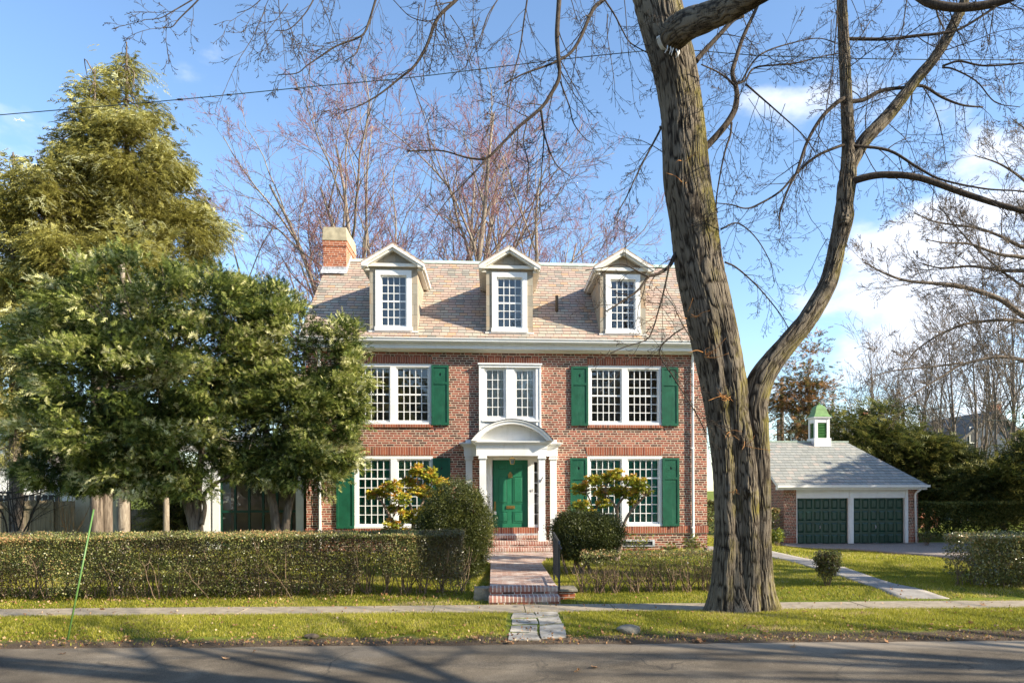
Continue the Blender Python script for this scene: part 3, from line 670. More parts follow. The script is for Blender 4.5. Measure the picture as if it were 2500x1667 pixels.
# chimney
ch = MB().box(-5.45, -4.72, 23.85, 25.40, -0.4, 9.60).box(-5.47, -4.70, 23.83, 25.42, 9.60, 9.78).build('chimney', chim_brick, house)
cp = MB()
def frust(m, x0, x1, y0, y1, z0, z1, ins):
    m.add([(x0, y0, z0), (x1, y0, z0), (x1, y1, z0), (x0, y1, z0), (x0+ins, y0+ins, z1), (x1-ins, y0+ins, z1), (x1-ins, y1-ins, z1), (x0+ins, y1-ins, z1)],
          [(3, 2, 1, 0), (4, 5, 6, 7), (0, 1, 5, 4), (1, 2, 6, 5), (2, 3, 7, 6), (3, 0, 4, 7)])
frust(cp, -5.49, -4.68, 23.81, 25.44, 9.78, 10.22, 0.035)
cp.build('chimney_cap', chcap, ch, bevel=0.015)
MB().box(-4.98, -4.82, 24.9, 25.1, 10.21, 10.32).build('flue_tile', chim_brick, ch)
fl = MB(); 
for i in range(9):
    y = 23.83+i*0.09; z = 6.22+(y-yb0)*RS; fl.box(-4.735, -4.70, y, y+0.092, z-0.1, z+0.17)
fl.box(-5.48, -4.70, 23.79, 23.84, 8.72, 8.92); fl.add([(-5.5, 23.62, 8.66), (-4.66, 23.62, 8.66), (-4.66, 23.80, 8.84), (-5.5, 23.80, 8.84)], [(0, 1, 2, 3)])
fl.build('flashing', lead, ch)
MB().tube([(HX+1.45, 22.0, 7.05), (HX+1.45, 22.0, 7.62)], 0.048, 10).build('vent_pipe', pipe, house, smooth=True)

# dormers
def dormer(cx):
    yd = 20.93; d = MB(); hw = 0.675; ez = 8.12; az = 8.60
    yr = lambda z: yb0+(z-6.22)/RS
    wx = 0.51
    # front panels either side and gable, cheeks
    for a, b in ((cx-hw, cx-wx), (cx+wx, cx+hw)): d.box(a, b, yd, yd+0.10, 6.24, ez)
    d.box(cx-wx, cx+wx, yd, yd+0.10, 7.97, ez)
    for x in (cx-hw, cx+hw-0.05):
        d.prism([(yd+0.1, 6.26), (yd+0.1, ez), (yr(ez)+0.1, ez)], 'x', x, x+0.05)
    d.prism([(cx-hw-0.06, ez+0.03), (cx+hw+0.06, ez+0.03), (cx, az-0.05)], 'y', yd-0.02, yd+0.02)
    o = d.build('dormer', slate_side, house)
    # roof slabs
    r = MB(); ov = 0.20; yfr = yd-0.22; hwv = hw+ov
    sl_ = (az-ez+0.05)/hwv
    for s in (-1, 1):
        ex, ezz = cx+s*hwv, ez+0.0
        yb_e = yr(ezz)+0.15; yb_a = yr(az)+0.3
        th = 0.045
        v = [(ex, yfr, ezz), (cx, yfr, az+0.06), (cx, yb_a, az+0.06), (ex, yb_e, ezz), (ex, yfr, ezz+th), (cx, yfr, az+0.06+th), (cx, yb_a, az+0.06+th), (ex, yb_e, ezz+th)]
        r.add(v, [(0, 1, 2, 3), (7, 6, 5, 4), (0, 4, 5, 1), (1, 5, 6, 2), (2, 6, 7, 3), (3, 7, 4, 0)])
    r.build('dormer_roof', slate, o)
    # white trim: raking cornice, side eave boards, base cornice
    t_ = MB()
    for s in (-1, 1):
        for (ins, dz, dy, hh) in ((0.0, -0.005, -0.025, 0.085), (0.0, -0.085, 0.03, 0.07)):
            ex = cx+s*(hwv-0.005); zl = ez-0.0+dz; zt = az+0.055+dz
            yy0, yy1 = yfr+dy, yd-0.021+0.0
            v = [(ex, yy0, zl), (cx, yy0, zt), (cx, yy0, zt-hh), (ex, yy0, zl-hh), (ex, yy1, zl), (cx, yy1, zt), (cx, yy1, zt-hh), (ex, yy1, zl-hh)]
            t_.add(v, [(0, 1, 2, 3), (7, 6, 5, 4), (0, 4, 5, 1), (3, 2, 6, 7), (0, 3, 7, 4)])
        xa, xb = sorted((cx+s*(hwv+0.01), cx+s*(hw+0.03)))
        t_.box(xa, xb, yfr-0.01, yr(ez)+0.1, ez-0.10, ez-0.012)
        xa, xb = sorted((cx+s*(hwv-0.06), cx+s*hw))
        t_.box(xa, xb, yd-0.05, yr(ez)-0.02, ez-0.16, ez-0.10)
    t_.box(cx-hwv+0.03, cx+hwv-0.03, yd-0.10, yd-0.001, ez-0.06, ez+0.028)
    t_.box(cx-hw-0.03, cx+hw+0.03, yd-0.03, yd-0.001, 6.20, 6.245)
    t_.build('dormer_trim', cream, o)
    f, _, _ = window(cx-wx, cx+wx, 6.245, 7.975, 1, 4, 6, y=yd+0.02, frame=0.14, meet=3, parent=house, name='dormer_window', deep=0.05)
    # move the window under the dormer: frame and pane are sub-parts
    bb = MB().box(cx-wx, cx+wx, yd+0.9, yd+0.95, 6.3, 8.0); bb.build('dark_room', dark_in, o)
    f.parent = o
    for c_ in list(f.children): c_.parent = o
for dx in (-3.33, -0.015, 3.30): dormer(HX+dx)

# ------------------------------------------------------------------ portico, door
YC = 20.42
LZ = 0.235
p_ = MB()
# wings entablature against the wall and the central projecting entablature
def entab(m, x0, x1, y0, z0, z1):
    m.box(x0, x1, y0, YF-0.001, z0, z0+0.20)                 # architrave/frieze
    m.box(x0-0.012, x1+0.012, y0-0.012, YF-0.001, z0+0.20, z1-0.11)
    for k, (o_, a, b) in enumerate(((0.03, z1-0.11, z1-0.085), (0.06, z1-0.085, z1-0.06), (0.10, z1-0.06, z1-0.03), (0.13, z1-0.03, z1))):
        m.box(x0-o_, x1+o_, y0-o_, YF-0.001, a, b)
entab(p_, HX-1.34, HX+1.36, YF-0.14, 2.66, 3.04)
entab(p_, HX-0.98, HX+1.02, YC-0.01, 2.655, 3.06)
p_.box(HX-1.30, HX+1.34, YF-0.14, YF-0.001, 3.04, 3.13)
# segmental barrel
def arc(n, w_, h_, z0, cx):
    R = (w_*w_+h_*h_)/(2*h_); a0 = math.asin(w_/R); return [(cx+R*math.sin(-a0+2*a0*i/n), z0+h_-R+R*math.cos(-a0+2*a0*i/n)) for i in range(n+1)]
pcx = HX+0.03; yfr = YC-0.20
outer = arc(28, 1.15, 0.60, 3.06, pcx); inner = arc(28, 0.98, 0.475, 3.065, pcx)
def arcband(m, A, B, y0, y1):
    n = len(A); v = [(a[0], y0, a[1]) for a in A]+[(b[0], y0, b[1]) for b in B]+[(a[0], y1, a[1]) for a in A]+[(b[0], y1, b[1]) for b in B]
    q = []
    for i in range(n-1): q += [(i, i+1, n+i+1, n+i), (2*n+i+1, 2*n+i, 3*n+i, 3*n+i+1), (i, 2*n+i, 2*n+i+1, i+1), (n+i, n+i+1, 3*n+i+1, 3*n+i)]
    q += [(0, n, 3*n, 2*n), (n-1, 3*n-1, 4*n-1, 2*n-1)]
    m.add(v, q)
mid = arc(28, 1.09, 0.555, 3.062, pcx)
arcband(p_, outer, mid, yfr-0.03, YF-0.10); arcband(p_, mid, inner, yfr, YF-0.10)
p_.prism([(x, z) for x, z in arc(28, 1.0, 0.50, 3.05, pcx)], 'y', YC+0.10, YC+0.16)     # tympanum set back
port = p_.build('portico', white, house)
m = MB(); o2 = arc(28, 1.165, 0.615, 3.062, pcx); arcband(m, o2, outer, yfr-0.045, YF-0.10); m.build('portico_roof_edge', iron, port)
def column(x, w_, y0, y1, zb=LZ):
    c = MB(); h = w_/2
    c.box(x-h, x+h, y0, y1, zb+0.30, 2.55); c.box(x-h-0.02, x+h+0.02, y0-0.02, y1, zb, zb+0.27)
    frust(c, x-h-0.02, x+h+0.02, y0-0.02, y1+0.0, zb+0.27, zb+0.31, 0.019)
    c.box(x-h-0.018, x+h+0.018, y0-0.018, y1, 2.55, 2.575); c.box(x-h-0.035, x+h+0.035, y0-0.035, y1, 2.575, 2.60); c.box(x-h-0.02, x+h+0.02, y0-0.02, y1, 2.60, 2.657)
    return c.build('column', white, port, bevel=0.003)
column(HX-0.80, 0.185, YC, YC+0.185); column(HX+0.87, 0.185, YC, YC+0.185)
column(HX-1.20, 0.19, YF-0.10, YF-0.001); column(HX+1.235, 0.19, YF-0.10, YF-0.001)
# door surround (casing fills the hole), sidelights
m = MB(); x0, x1, z0, z1 = DOOR; yd = YF+0.05
m.box(x0, 0.0, yd-0.03, yd+0.08, z0, z1); m.box(1.02, 1.20, yd-0.03, yd+0.08, z0, z1); m.box(1.30, x1, yd-0.03, yd+0.08, z0, z1)
m.box(0.0, 1.02, yd-0.03, yd+0.08, 2.565, z1); m.box(1.20, 1.30, yd-0.03, yd+0.08, 2.50, z1); m.box(1.20, 1.30, yd-0.03, yd+0.08, z0, 0.68)
for k in range(1, 6): zz = 0.68+1.82*k/6; m.box(1.20, 1.30, yd, yd+0.04, zz-0.014, zz+0.014)
m.box(-0.02, 0.0, yd-0.03, yd+0.15, z0, 2.565); m.box(1.02, 1.04, yd+0.08, yd+0.15, z0, 2.565)
m.box(x0-0.08, x0, YF-0.03, yd, LZ, z1-0.001); m.box(x1, x1+0.06, YF-0.03, yd, LZ, z1-0.001)
df = m.build('door_frame', white, house)
mesh_np('sidelight_pane', [(1.19, yd+0.05, 0.66), (1.31, yd+0.05, 0.66), (1.31, yd+0.05, 2.52), (1.19, yd+0.05, 2.52)], None, [(0, 1, 2, 3)], glass, df)
n47 = MB(); yn = yd-0.038; nx, nz = 1.075, 1.63
n47.tube([(nx+0.012, yn, nz+0.075), (nx-0.004, yn, nz+0.035), (nx+0.03, yn, nz+0.03)], 0.005, 6); n47.tube([(nx+0.032, yn, nz+0.06), (nx+0.022, yn, nz-0.004)], 0.005, 6)
n47.tube([(nx+0.05, yn, nz+0.07), (nx+0.088, yn, nz+0.078), (nx+0.075, yn, nz+0.04), (nx+0.066, yn, nz)], 0.005, 6)
n47.build('house_number', iron, df)
MB().tube([(-0.14, yd-0.045, 1.50), (-0.14, yd-0.025, 1.50)], 0.014, 10).build('doorbell', iron, df)
m = MB(); dy = yd+0.045
m.box(0.001, 1.019, dy, dy+0.045, 0.43, 2.564)
door = m.build('front_door', doorp, house)
m = MB()
def raised(m, a, b, c, d):
    for q in ((a, b, c, c+0.018), (a, b, d-0.018, d), (a, a+0.018, c+0.018, d-0.018), (b-0.018, b, c+0.018, d-0.018)): m.box(q[0], q[1], dy-0.014, dy+0.001, q[2], q[3])
    frust_y(m, a+0.03, b-0.03, c+0.03, d-0.03, dy-0.001, dy-0.012, 0.02)
def frust_y(m, x0, x1, z0, z1, ya, yb, ins):
    m.add([(x0, ya, z0), (x1, ya, z0), (x1, ya, z1), (x0, ya, z1), (x0+ins, yb, z0+ins), (x1-ins, yb, z0+ins), (x1-ins, yb, z1-ins), (x0+ins, yb, z1-ins)],
          [(4, 5, 6, 7), (0, 1, 5, 4), (1, 2, 6, 5), (2, 3, 7, 6), (3, 0, 4, 7)])
for a, b in ((0.13, 0.43), (0.58, 0.89)):
    for c, d in ((2.27, 2.45), (1.30, 2.09), (0.74, 1.07)):
        m = MB(); raised(m, a, b, c, d); m.build('door_panel', doorp, door)
MB().box(0.39, 0.635, dy-0.025, dy-0.0135, 1.145, 1.235).box(0.42, 0.60, dy-0.032, dy-0.0255, 1.165, 1.215).build('letter_slot', brass, door, bevel=0.003)
k = MB(); kz = 2.12
pts = [(0, 0.10), (0.03, 0.08), (0.045, 0.03), (0.075, 0.02), (0.055, -0.02), (0.06, -0.075), (0.02, -0.06), (0, -0.09), (-0.02, -0.06), (-0.06, -0.075), (-0.055, -0.02), (-0.075, 0.02), (-0.045, 0.03), (-0.03, 0.08)]
k.prism([(0.505+a, kz+b) for a, b in pts], 'y', dy-0.03, dy-0.012); k.build('knocker', brass, door, bevel=0.004)
MB().tube([(0.06, dy-0.012, 1.30), (0.06, dy-0.06, 1.26), (0.06, dy-0.06, 1.15), (0.06, dy-0.012, 1.11)], 0.010, 8).box(0.035, 0.085, dy-0.006, dy-0.0005, 1.08, 1.36).build('handle', brass, door)
MB().box(0.025, 0.095, dy-0.07, dy-0.016, 0.98, 1.07).build('lock_box', cream, door, bevel=0.006)
MB().box(-0.04, 1.34, YF-0.06, YF+0.2, 0.375, 0.43).build('threshold', lead, house, bevel=0.004)
# steps at the door
for b in ((-0.33, 1.42, 20.93, YF+0.05, 0.236, 0.374), (-0.95, 1.98, 20.30, YF-0.002, -0.3, 0.235), (-1.0, 2.03, 19.98, 20.299, -0.3, 0.075)):
    steps('entrance_step', [b], parent=house)
# lantern
lx, ly, lz = HX+0.03, YC+0.02, 2.655
lan = MB(); lan.box(lx-0.006, lx+0.006, ly-0.006, ly+0.006, lz-0.04, lz)
frust(lan, lx-0.075, lx+0.075, ly-0.075, ly+0.075, lz-0.085, lz-0.04, 0.05)
for sx in (-1, 1):
    for sy in (-1, 1): lan.tube([(lx+sx*0.078, ly+sy*0.078, lz-0.085), (lx+sx*0.048, ly+sy*0.048, lz-0.23)], 0.007, 6)
lan.box(lx-0.085, lx+0.085, ly-0.085, ly+0.085, lz-0.095, lz-0.083); lan.box(lx-0.056, lx+0.056, ly-0.056, ly+0.056, lz-0.245, lz-0.23)
lo = lan.build('lantern', brass, house)
g = MB(); frust(g, lx-0.045, lx+0.045, ly-0.045, ly+0.045, lz-0.228, lz-0.096, -0.026); g.build('lantern_glass', glass, lo)
# grab rails and flag bracket on the columns
for x, s in ((HX-0.80+0.10, 1), (HX+0.87-0.10, -1)):
    MB().tube([(x, YC+0.05, 1.52), (x+s*0.05, YC+0.03, 1.49), (x+s*0.075, YC+0.02, 1.28), (x+s*0.06, YC+0.03, 1.10), (x, YC+0.05, 1.04)], 0.012, 8).build('grab_rail', iron, port, smooth=True)
MB().tube([(HX+0.83, YC-0.005, 1.93), (HX+0.90, YC-0.07, 2.05)], [0.03, 0.018], 8).build('flag_bracket', lead, port)
# basement window well
m = MB().box(3.75, 4.75, YF-0.03, YF-0.001, 0.02, 0.05).box(3.75, 4.75, YF-0.03, YF-0.001, 0.17, 0.22).box(3.75, 3.82, YF-0.03, YF-0.001, 0.05, 0.17).box(4.68, 4.75, YF-0.03, YF-0.001, 0.05, 0.17)
bw = m.build('basement_window', lead, house)
MB().box(3.82, 4.68, YF-0.008, YF-0.002, 0.05, 0.17).build('pane', iron, bw)
MB().box(3.2, 5.0, YF-0.62, YF-0.5, -0.3, 0.0).build('window_well', soldier, house)

# sunroom wing at the left
sun_ = MB()
SXL, SXR, SY0 = -9.45, XL, 22.0
sun_.box(SXL, SXR, SY0-0.02, SY0+0.25, 2.85, 3.2); sun_.box(SXL-0.12, SXR, SY0-0.14, SY0+0.25, 3.2, 3.3)
a_ = PY(492, 1250, SY0).x; b_ = PY(514, 1250, SY0).x; c_ = PY(520, 1250, SY0).x; d_ = PY(537, 1250, SY0).x
for q0, q1 in ((a_, b_), (c_, d_), (PY(723, 1250, SY0).x, PY(742, 1250, SY0).x)):
    sun_.box(q0, q1, SY0-0.04, SY0+0.22, -0.1, 2.85); sun_.box(q0-0.03, q1+0.03, SY0-0.06, SY0+0.22, -0.1, 0.15)
sun_.box(SXL, SXR, SY0+3.6, SY0+3.8, -0.1, 3.2); sun_.box(SXL, SXR, SY0-0.02, SY0+3.8, 3.3, 3.36)
for x in np.arange(SXL, SXR, 0.14): sun_.box(x, x+0.04, SY0-0.05, SY0-0.01, 3.36, 3.95)
sun_.box(SXL, SXR, SY0-0.06, SY0+0.0, 3.95, 4.03)
for x in (SXL, (SXL+SXR)/2, SXR-0.15): sun_.box(x, x+0.15, SY0-0.08, SY0+0.06, 3.36, 4.12)
sr = sun_.build('sunroom', white, house)
g2 = MB()
for x in np.linspace(d_+0.02, XL-0.3, 7): g2.box(x-0.03, x+0.03, SY0+0.02, SY0+0.08, 0, 2.85)
for z in (0.25, 1.08, 2.1): g2.box(d_, XL, SY0+0.03, SY0+0.07, z-0.035, z+0.035)
g2.box(d_, XL, SY0+0.0, SY0+0.1, 0, 0.22)
g2.build('sunroom_frame', dkgreen, sr)
mesh_np('pane', [(d_, SY0+0.06, 0.1), (XL, SY0+0.06, 0.1), (XL, SY0+0.06, 2.85), (d_, SY0+0.06, 2.85)], None, [(0, 1, 2, 3)], glass, sr)
MB().box(d_, XL, SY0+0.9, SY0+0.95, 0, 2.85).build('dark_room', dark_in, sr)

# iron hand rail beside the street steps
rail = thing('iron_railing', (1.19, 12.85, -0.05), 'black wrought iron railing beside the brick walk at the street steps', 'railing')
m = MB(); ya, yb_ = 12.85, 14.25; zt0, zt1 = 0.73, 0.80
m.tube([(1.17, 12.80, -0.1), (1.17, 12.80, zt0-0.02)], 0.02, 8); m.build('post', iron, rail)
m = MB().tube([(1.20, yb_, -0.1), (1.20, yb_, zt1)], 0.02, 8); m.build('post', iron, rail)
m = MB(); m.tube([(1.20, 12.74, zt0-0.10), (1.16, 12.74, zt0-0.02), (1.17, 12.82, zt0+0.02), (1.20, yb_+0.05, zt1+0.03)], 0.022, 8); m.build('hand_rail', iron, rail); MB().tube([(1.17, 12.82, 0.08), (1.2, yb_, 0.08)], 0.013, 6).build('bottom_rail', iron, rail)
for i in range(1, 12):
    m = MB(); y = ya+(yb_-ya)*i/12; m.tube([(1.18, y, 0.07), (1.18, y, zt0+(zt1-zt0)*i/12)], 0.009, 6); m.build('baluster', iron, rail)

# ------------------------------------------------------------------ garage
GY = 30.3; GZ0 = -0.74
gar = thing('garage', (15.5, GY, GZ0), 'brick double garage with grey slate roof and white cupola', 'garage')
m = MB(); gxl, gxr = 12.50, 18.52
GO = (13.05, 18.06)
m.box(gxl, GO[0], GY, GY+0.3, GZ0-0.4, 1.72); m.box(GO[1], gxr, GY, GY+0.3, GZ0-0.4, 1.72)
m.box(gxl, gxl+0.3, GY+0.3, GY+6.2, GZ0-0.4, 1.72); m.box(gxr-0.3, gxr, GY+0.3, GY+6.2, GZ0-0.4, 1.72)
m.prism([(GY-0.0, 1.72), (GY+6.2, 1.72), (GY+3.1, 3.6)], 'x', gxl+0.001, gxl+0.299)
m.build('wall', brick, gar)
MB().box(gxl-0.015, GO[0]-0.002, GY-0.02, GY-0.001, GZ0+0.12, GZ0+0.33).box(GO[1]+0.002, gxr+0.015, GY-0.02, GY-0.001, GZ0+0.12, GZ0+0.33).build('brick_band', soldier, gar)
gew = 1.80; gsl = 0.60; gry = GY+3.1; grz = 1.86+(gry-(GY-0.35))*gsl
m = MB(); gx0, gx1 = gxl-0.42, gxr+0.24
# front slope with hipped right end
nz = int((grz-1.86)/0.128)+1; run = grz-1.86; hipx = 16.85
for i in range(nz):
    za = 1.86+i*0.128; zb = min(za+0.128, grz)
    ya, yb2 = GY-0.35+(za-1.86)/gsl, GY-0.35+(zb-1.86)/gsl
    xa = gx1-(gx1-hipx)*(za-1.86)/run; xb = gx1-(gx1-hipx)*(zb-1.86)/run
    m.add([(gx0, ya-0.008, za+0.014), (xa, ya-0.008, za+0.014), (xb, yb2, zb+0.001), (gx0, yb2, zb+0.001), (gx0, ya, za-0.004), (xa, ya, za-0.004)], [(0, 1, 2, 3), (4, 5, 1, 0)])
m.add([(gx1, GY-0.35, 1.86), (gx1, 2*gry-GY+0.35, 1.86), (hipx, gry, grz)], [], [(0, 1, 2)])
m.add([(gx0, gry, grz), (hipx, gry, grz), (gx1, 2*gry-GY+0.35, 1.86), (gx0, 2*gry-GY+0.35, 1.86)], [(0, 1, 2, 3)])
mesh_np('roof', m.v, m.t, m.q, slate_grey, gar)
m = MB(); m.box(gx0, hipx+0.1, gry-0.06, gry+0.06, grz-0.01, grz+0.05); m.build('ridge_cap', copper, gar)
m = MB(); m.box(gx0+0.05, gx1, GY-0.30, GY-0.001, 1.66, 1.74); m.box(gx0-0.02, gx1+0.06, GY-0.44, GY-0.31, 1.76, 1.86); m.box(gx0+0.05, gx1, GY-0.31, GY-0.001, 1.74, 1.80)
m.prism([(GY-0.35, 1.72), (gry, grz-0.12), (gry, grz-0.005), (GY-0.35, 1.855)], 'x', gx0-0.004, gx0+0.05)
m.build('cornice', white, gar)
spout_x = 18.37
m = MB(); m.tube([(18.50, GY-0.36, 1.78), (18.48, GY-0.3, 1.68), (18.38, GY-0.08, 1.52), (18.36, GY-0.06, 1.42), (18.40, GY-0.06, GZ0+0.05)], 0.045, 10); m.build('downspout', white, gar, smooth=True)
m = MB(); m.box(GO[0], GO[1], GY-0.02, GY+0.2, 1.30, 1.66)
for a, b in ((GO[0], GO[0]+0.03), (15.36, 15.60), (17.90, GO[1])): m.box(a, b, GY-0.03, GY+0.2, GZ0-0.05, 1.30)
m.box(15.42, 15.54, GY-0.05, GY-0.03, GZ0-0.05, 1.66); m.box(17.94, 18.02, GY-0.05, GY-0.03, GZ0-0.05, 1.62)
m.build('door_frame', white, gar)
for a, b in ((GO[0]+0.03, 15.36), (15.60, 17.90)):
    m = MB(); m.box(a, b, GY+0.10, GY+0.14, GZ0, 1.30); cols, rows = 6, 4
    for r_ in range(rows):
        for c_ in range(cols):
            xa, xb = a+(b-a)*c_/cols, a+(b-a)*(c_+1)/cols; za, zb = GZ0+(1.30-GZ0)*r_/rows, GZ0+(1.30-GZ0)*(r_+1)/rows
            frust_y(m, xa+0.045, xb-0.045, za+0.05, zb-0.05, GY+0.099, GY+0.07, 0.06)
        m.box(a, b, GY+0.085, GY+0.099, GZ0+(1.30-GZ0)*r_/rows-0.012, GZ0+(1.30-GZ0)*r_/rows+0.012)
    gd = m.build('garage_door', dkgreen, gar)
    cxh = (a+b)/2+(-0.1 if a < 14 else -0.12); MB().tube([(cxh, GY+0.06, 0.1), (cxh, GY+0.02, 0.05), (cxh, GY+0.05, -0.02)], 0.02, 6).build('handle', lead, gd)
    MB().box(cxh-0.1, cxh+0.1, GY+0.05, GY+0.07, GZ0+0.07, GZ0+0.09).build('handle', lead, gd)
cu = MB(); cxx, cyy = 13.98+0.62, gry; kk = gry/GY; cxx = 14.07*kk+0.0
hb = 0.41
cu.box(cxx-hb, cxx+hb, cyy-hb, cyy+hb, grz-0.45, grz+0.17); hb2 = 0.36
zc0, zc1 = grz+0.17, grz+1.12
for sx in (-1, 1):
    for sy in (-1, 1):
        xa, xb = sorted((cxx+sx*hb2, cxx+sx*(hb2-0.14))); yy0, yy1 = sorted((cyy+sy*hb2, cyy+sy*(hb2-0.14))); cu.box(xa, xb, yy0, yy1, zc0, zc1)
cu.box(cxx-hb2+0.01, cxx+hb2-0.01, cyy-hb2+0.01, cyy+hb2-0.01, zc1-0.22, zc1); cu.box(cxx-hb2-0.06, cxx+hb2+0.06, cyy-hb2-0.06, cyy+hb2+0.06, zc1, zc1+0.06)
for f in range(4):   # arch heads
    A = [(0.22*math.cos(t__)*1.0, zc1-0.24+0.14*math.sin(t__)) for t__ in np.linspace(0, math.pi, 9)]
cup = cu.build('cupola', white, gar)
lv = MB()
for z in np.arange(zc0+0.04, zc1-0.26, 0.075):
    for s in (-1, 1):
        lv.add([(cxx-0.22, cyy+s*(hb2-0.02), z), (cxx+0.22, cyy+s*(hb2-0.02), z), (cxx+0.22, cyy+s*(hb2-0.09), z+0.06), (cxx-0.22, cyy+s*(hb2-0.09), z+0.06)], [(0, 1, 2, 3)])
        lv.add([(cxx+s*(hb2-0.02), cyy-0.22, z), (cxx+s*(hb2-0.02), cyy+0.22, z), (cxx+s*(hb2-0.09), cyy+0.22, z+0.06), (cxx+s*(hb2-0.09), cyy-0.22, z+0.06)], [(0, 1, 2, 3)])
lv.box(cxx-0.24, cxx+0.24, cyy-0.24, cyy+0.24, zc0, zc1-0.2)
greenr = simple('pale green copper', (0.16, 0.28, 0.10), 0.6, 0.3, 0.15, 6)
lv.build('louvre', simple('louvre green', (0.07, 0.20, 0.06), 0.5, 0.3), cup)
# bell roof: square ogee
rp = [(0.44, 0.0), (0.38, 0.05), (0.32, 0.14), (0.28, 0.27), (0.25, 0.40), (0.20, 0.50), (0.12, 0.57), (0.0, 0.60)]
V = []; Q = []
for (r_, h_) in rp: V += [(cxx-r_, cyy-r_, zc1+0.06+h_), (cxx+r_, cyy-r_, zc1+0.06+h_), (cxx+r_, cyy+r_, zc1+0.06+h_), (cxx-r_, cyy+r_, zc1+0.06+h_)]
for i in range(len(rp)-1):
    for j in range(4): Q.append((i*4+j, i*4+(j+1) % 4, i*4+4+(j+1) % 4, i*4+4+j))
mesh_np('cupola_roof', V, None, Q, greenr, cup)
MB().tube([(cxx, cyy, zc1+0.64), (cxx, cyy, zc1+0.70), (cxx, cyy, zc1+0.75)], [0.05, 0.06, 0.02], 8).build('finial', greenr, cup)
# ------------------------------------------------------------------ branches
def nrm(v): return v/(np.linalg.norm(v, axis=-1, keepdims=True)+1e-9)
def rvec(rng, n=None):
    v = rng.normal(size=3 if n is None else (n, 3)); return nrm(v)
def smooth_poly(P, R, n=None):
    """Catmull-Rom style resample of a traced branch"""
    P = np.asarray(P, float); R = np.asarray(R, float); m = len(P)
    if m < 3: n = n or 6; s = np.linspace(0, 1, n)[:, None]; return P[0]*(1-s)+P[-1]*s, R[0]*(1-s[:, 0])+R[-1]*s[:, 0]
    n = n or m*5; t = np.linspace(0, m-1-1e-6, n); i = t.astype(int); f = (t-i)[:, None]
    Pp = np.vstack([2*P[0]-P[1], P, 2*P[-1]-P[-2]]); a, b, c, d = Pp[i], Pp[i+1], Pp[i+2], Pp[i+3]
    Q = 0.5*((2*b)+(-a+c)*f+(2*a-5*b+4*c-d)*f*f+(-a+3*b-3*c+d)*f**3)
    return Q, R[i]*(1-f[:, 0])+R[np.minimum(i+1, m-1)]*f[:, 0]
def grow(rng, p, d, L, r, lev, cfg, out):
    """recursive bare branch; cfg per level: (n children, length ratio, angle, wander, tropism z, segments, sides)"""
    nch, lr, ang, wan, trop, seg, sides = cfg[lev]
    pts = [p]; dd = d.copy(); step = L/seg
    for _ in range(seg):
        dd = nrm(dd+rng.normal(size=3)*wan+np.array([0, 0, trop])); pts.append(pts[-1]+dd*step)
    pts = np.array(pts); rr = np.linspace(r, max(r*(0.16 if r > 0.08 else 0.3), 0.0026), seg+1)
    out.append((pts, rr, sides, lev))
    if lev+1 >= len(cfg): return
    for k in range(nch):
        s = 0.22+0.76*(k+rng.uniform(0.1, 0.9))/nch; x = s*seg; i = min(int(x), seg-1); f = x-i
        q = pts[i]*(1-f)+pts[i+1]*f; tan = nrm(pts[i+1]-pts[i])
        perp = nrm(np.cross(tan, rvec(rng))); a = math.radians(ang*rng.uniform(0.7, 1.3))
        nd = nrm(tan*math.cos(a)+perp*math.sin(a)); rc = rr[i]*rng.uniform(0.42, 0.62)
        grow(rng, q, nd, L*lr*(1.1-0.55*s)*rng.uniform(0.75, 1.25), max(rc, 0.003), lev+1, cfg, out)
def twigs_on(rng, pts, rr, spacing, Lr, cfg, out, droop=0.0, start=0.1, rmax=0.012, toward=None):
    d = np.concatenate([[0], np.cumsum(np.linalg.norm(np.diff(pts, axis=0), axis=1))]); T = d[-1]
    s = start*T+rng.uniform(0, spacing)
    while s < T:
        q = np.array([np.interp(s, d, pts[:, k]) for k in range(3)]); i = min(np.searchsorted(d, s), len(pts)-1); tan = nrm(pts[i]-pts[max(i-1, 0)])
        r = min(np.interp(s, d, rr)*0.5, rmax)
        perp = nrm(np.cross(tan, rvec(rng))); a = math.radians(rng.uniform(30, 70)); nd = nrm(tan*math.cos(a)+perp*math.sin(a)+np.array([0, 0, droop]))
        grow(rng, q, nd, rng.uniform(*Lr)*(1.15-0.5*s/T), max(r*0.8, 0.003), 0, cfg, out)
        s += spacing*rng.uniform(0.6, 1.4)
def emit(out, name, mat, parent, levels=None):
    L = [(p, r, k) for p, r, k, lv in out if levels is None or lv in levels]
    if not L: return None
    return tube_obj(name, L, mat, parent)

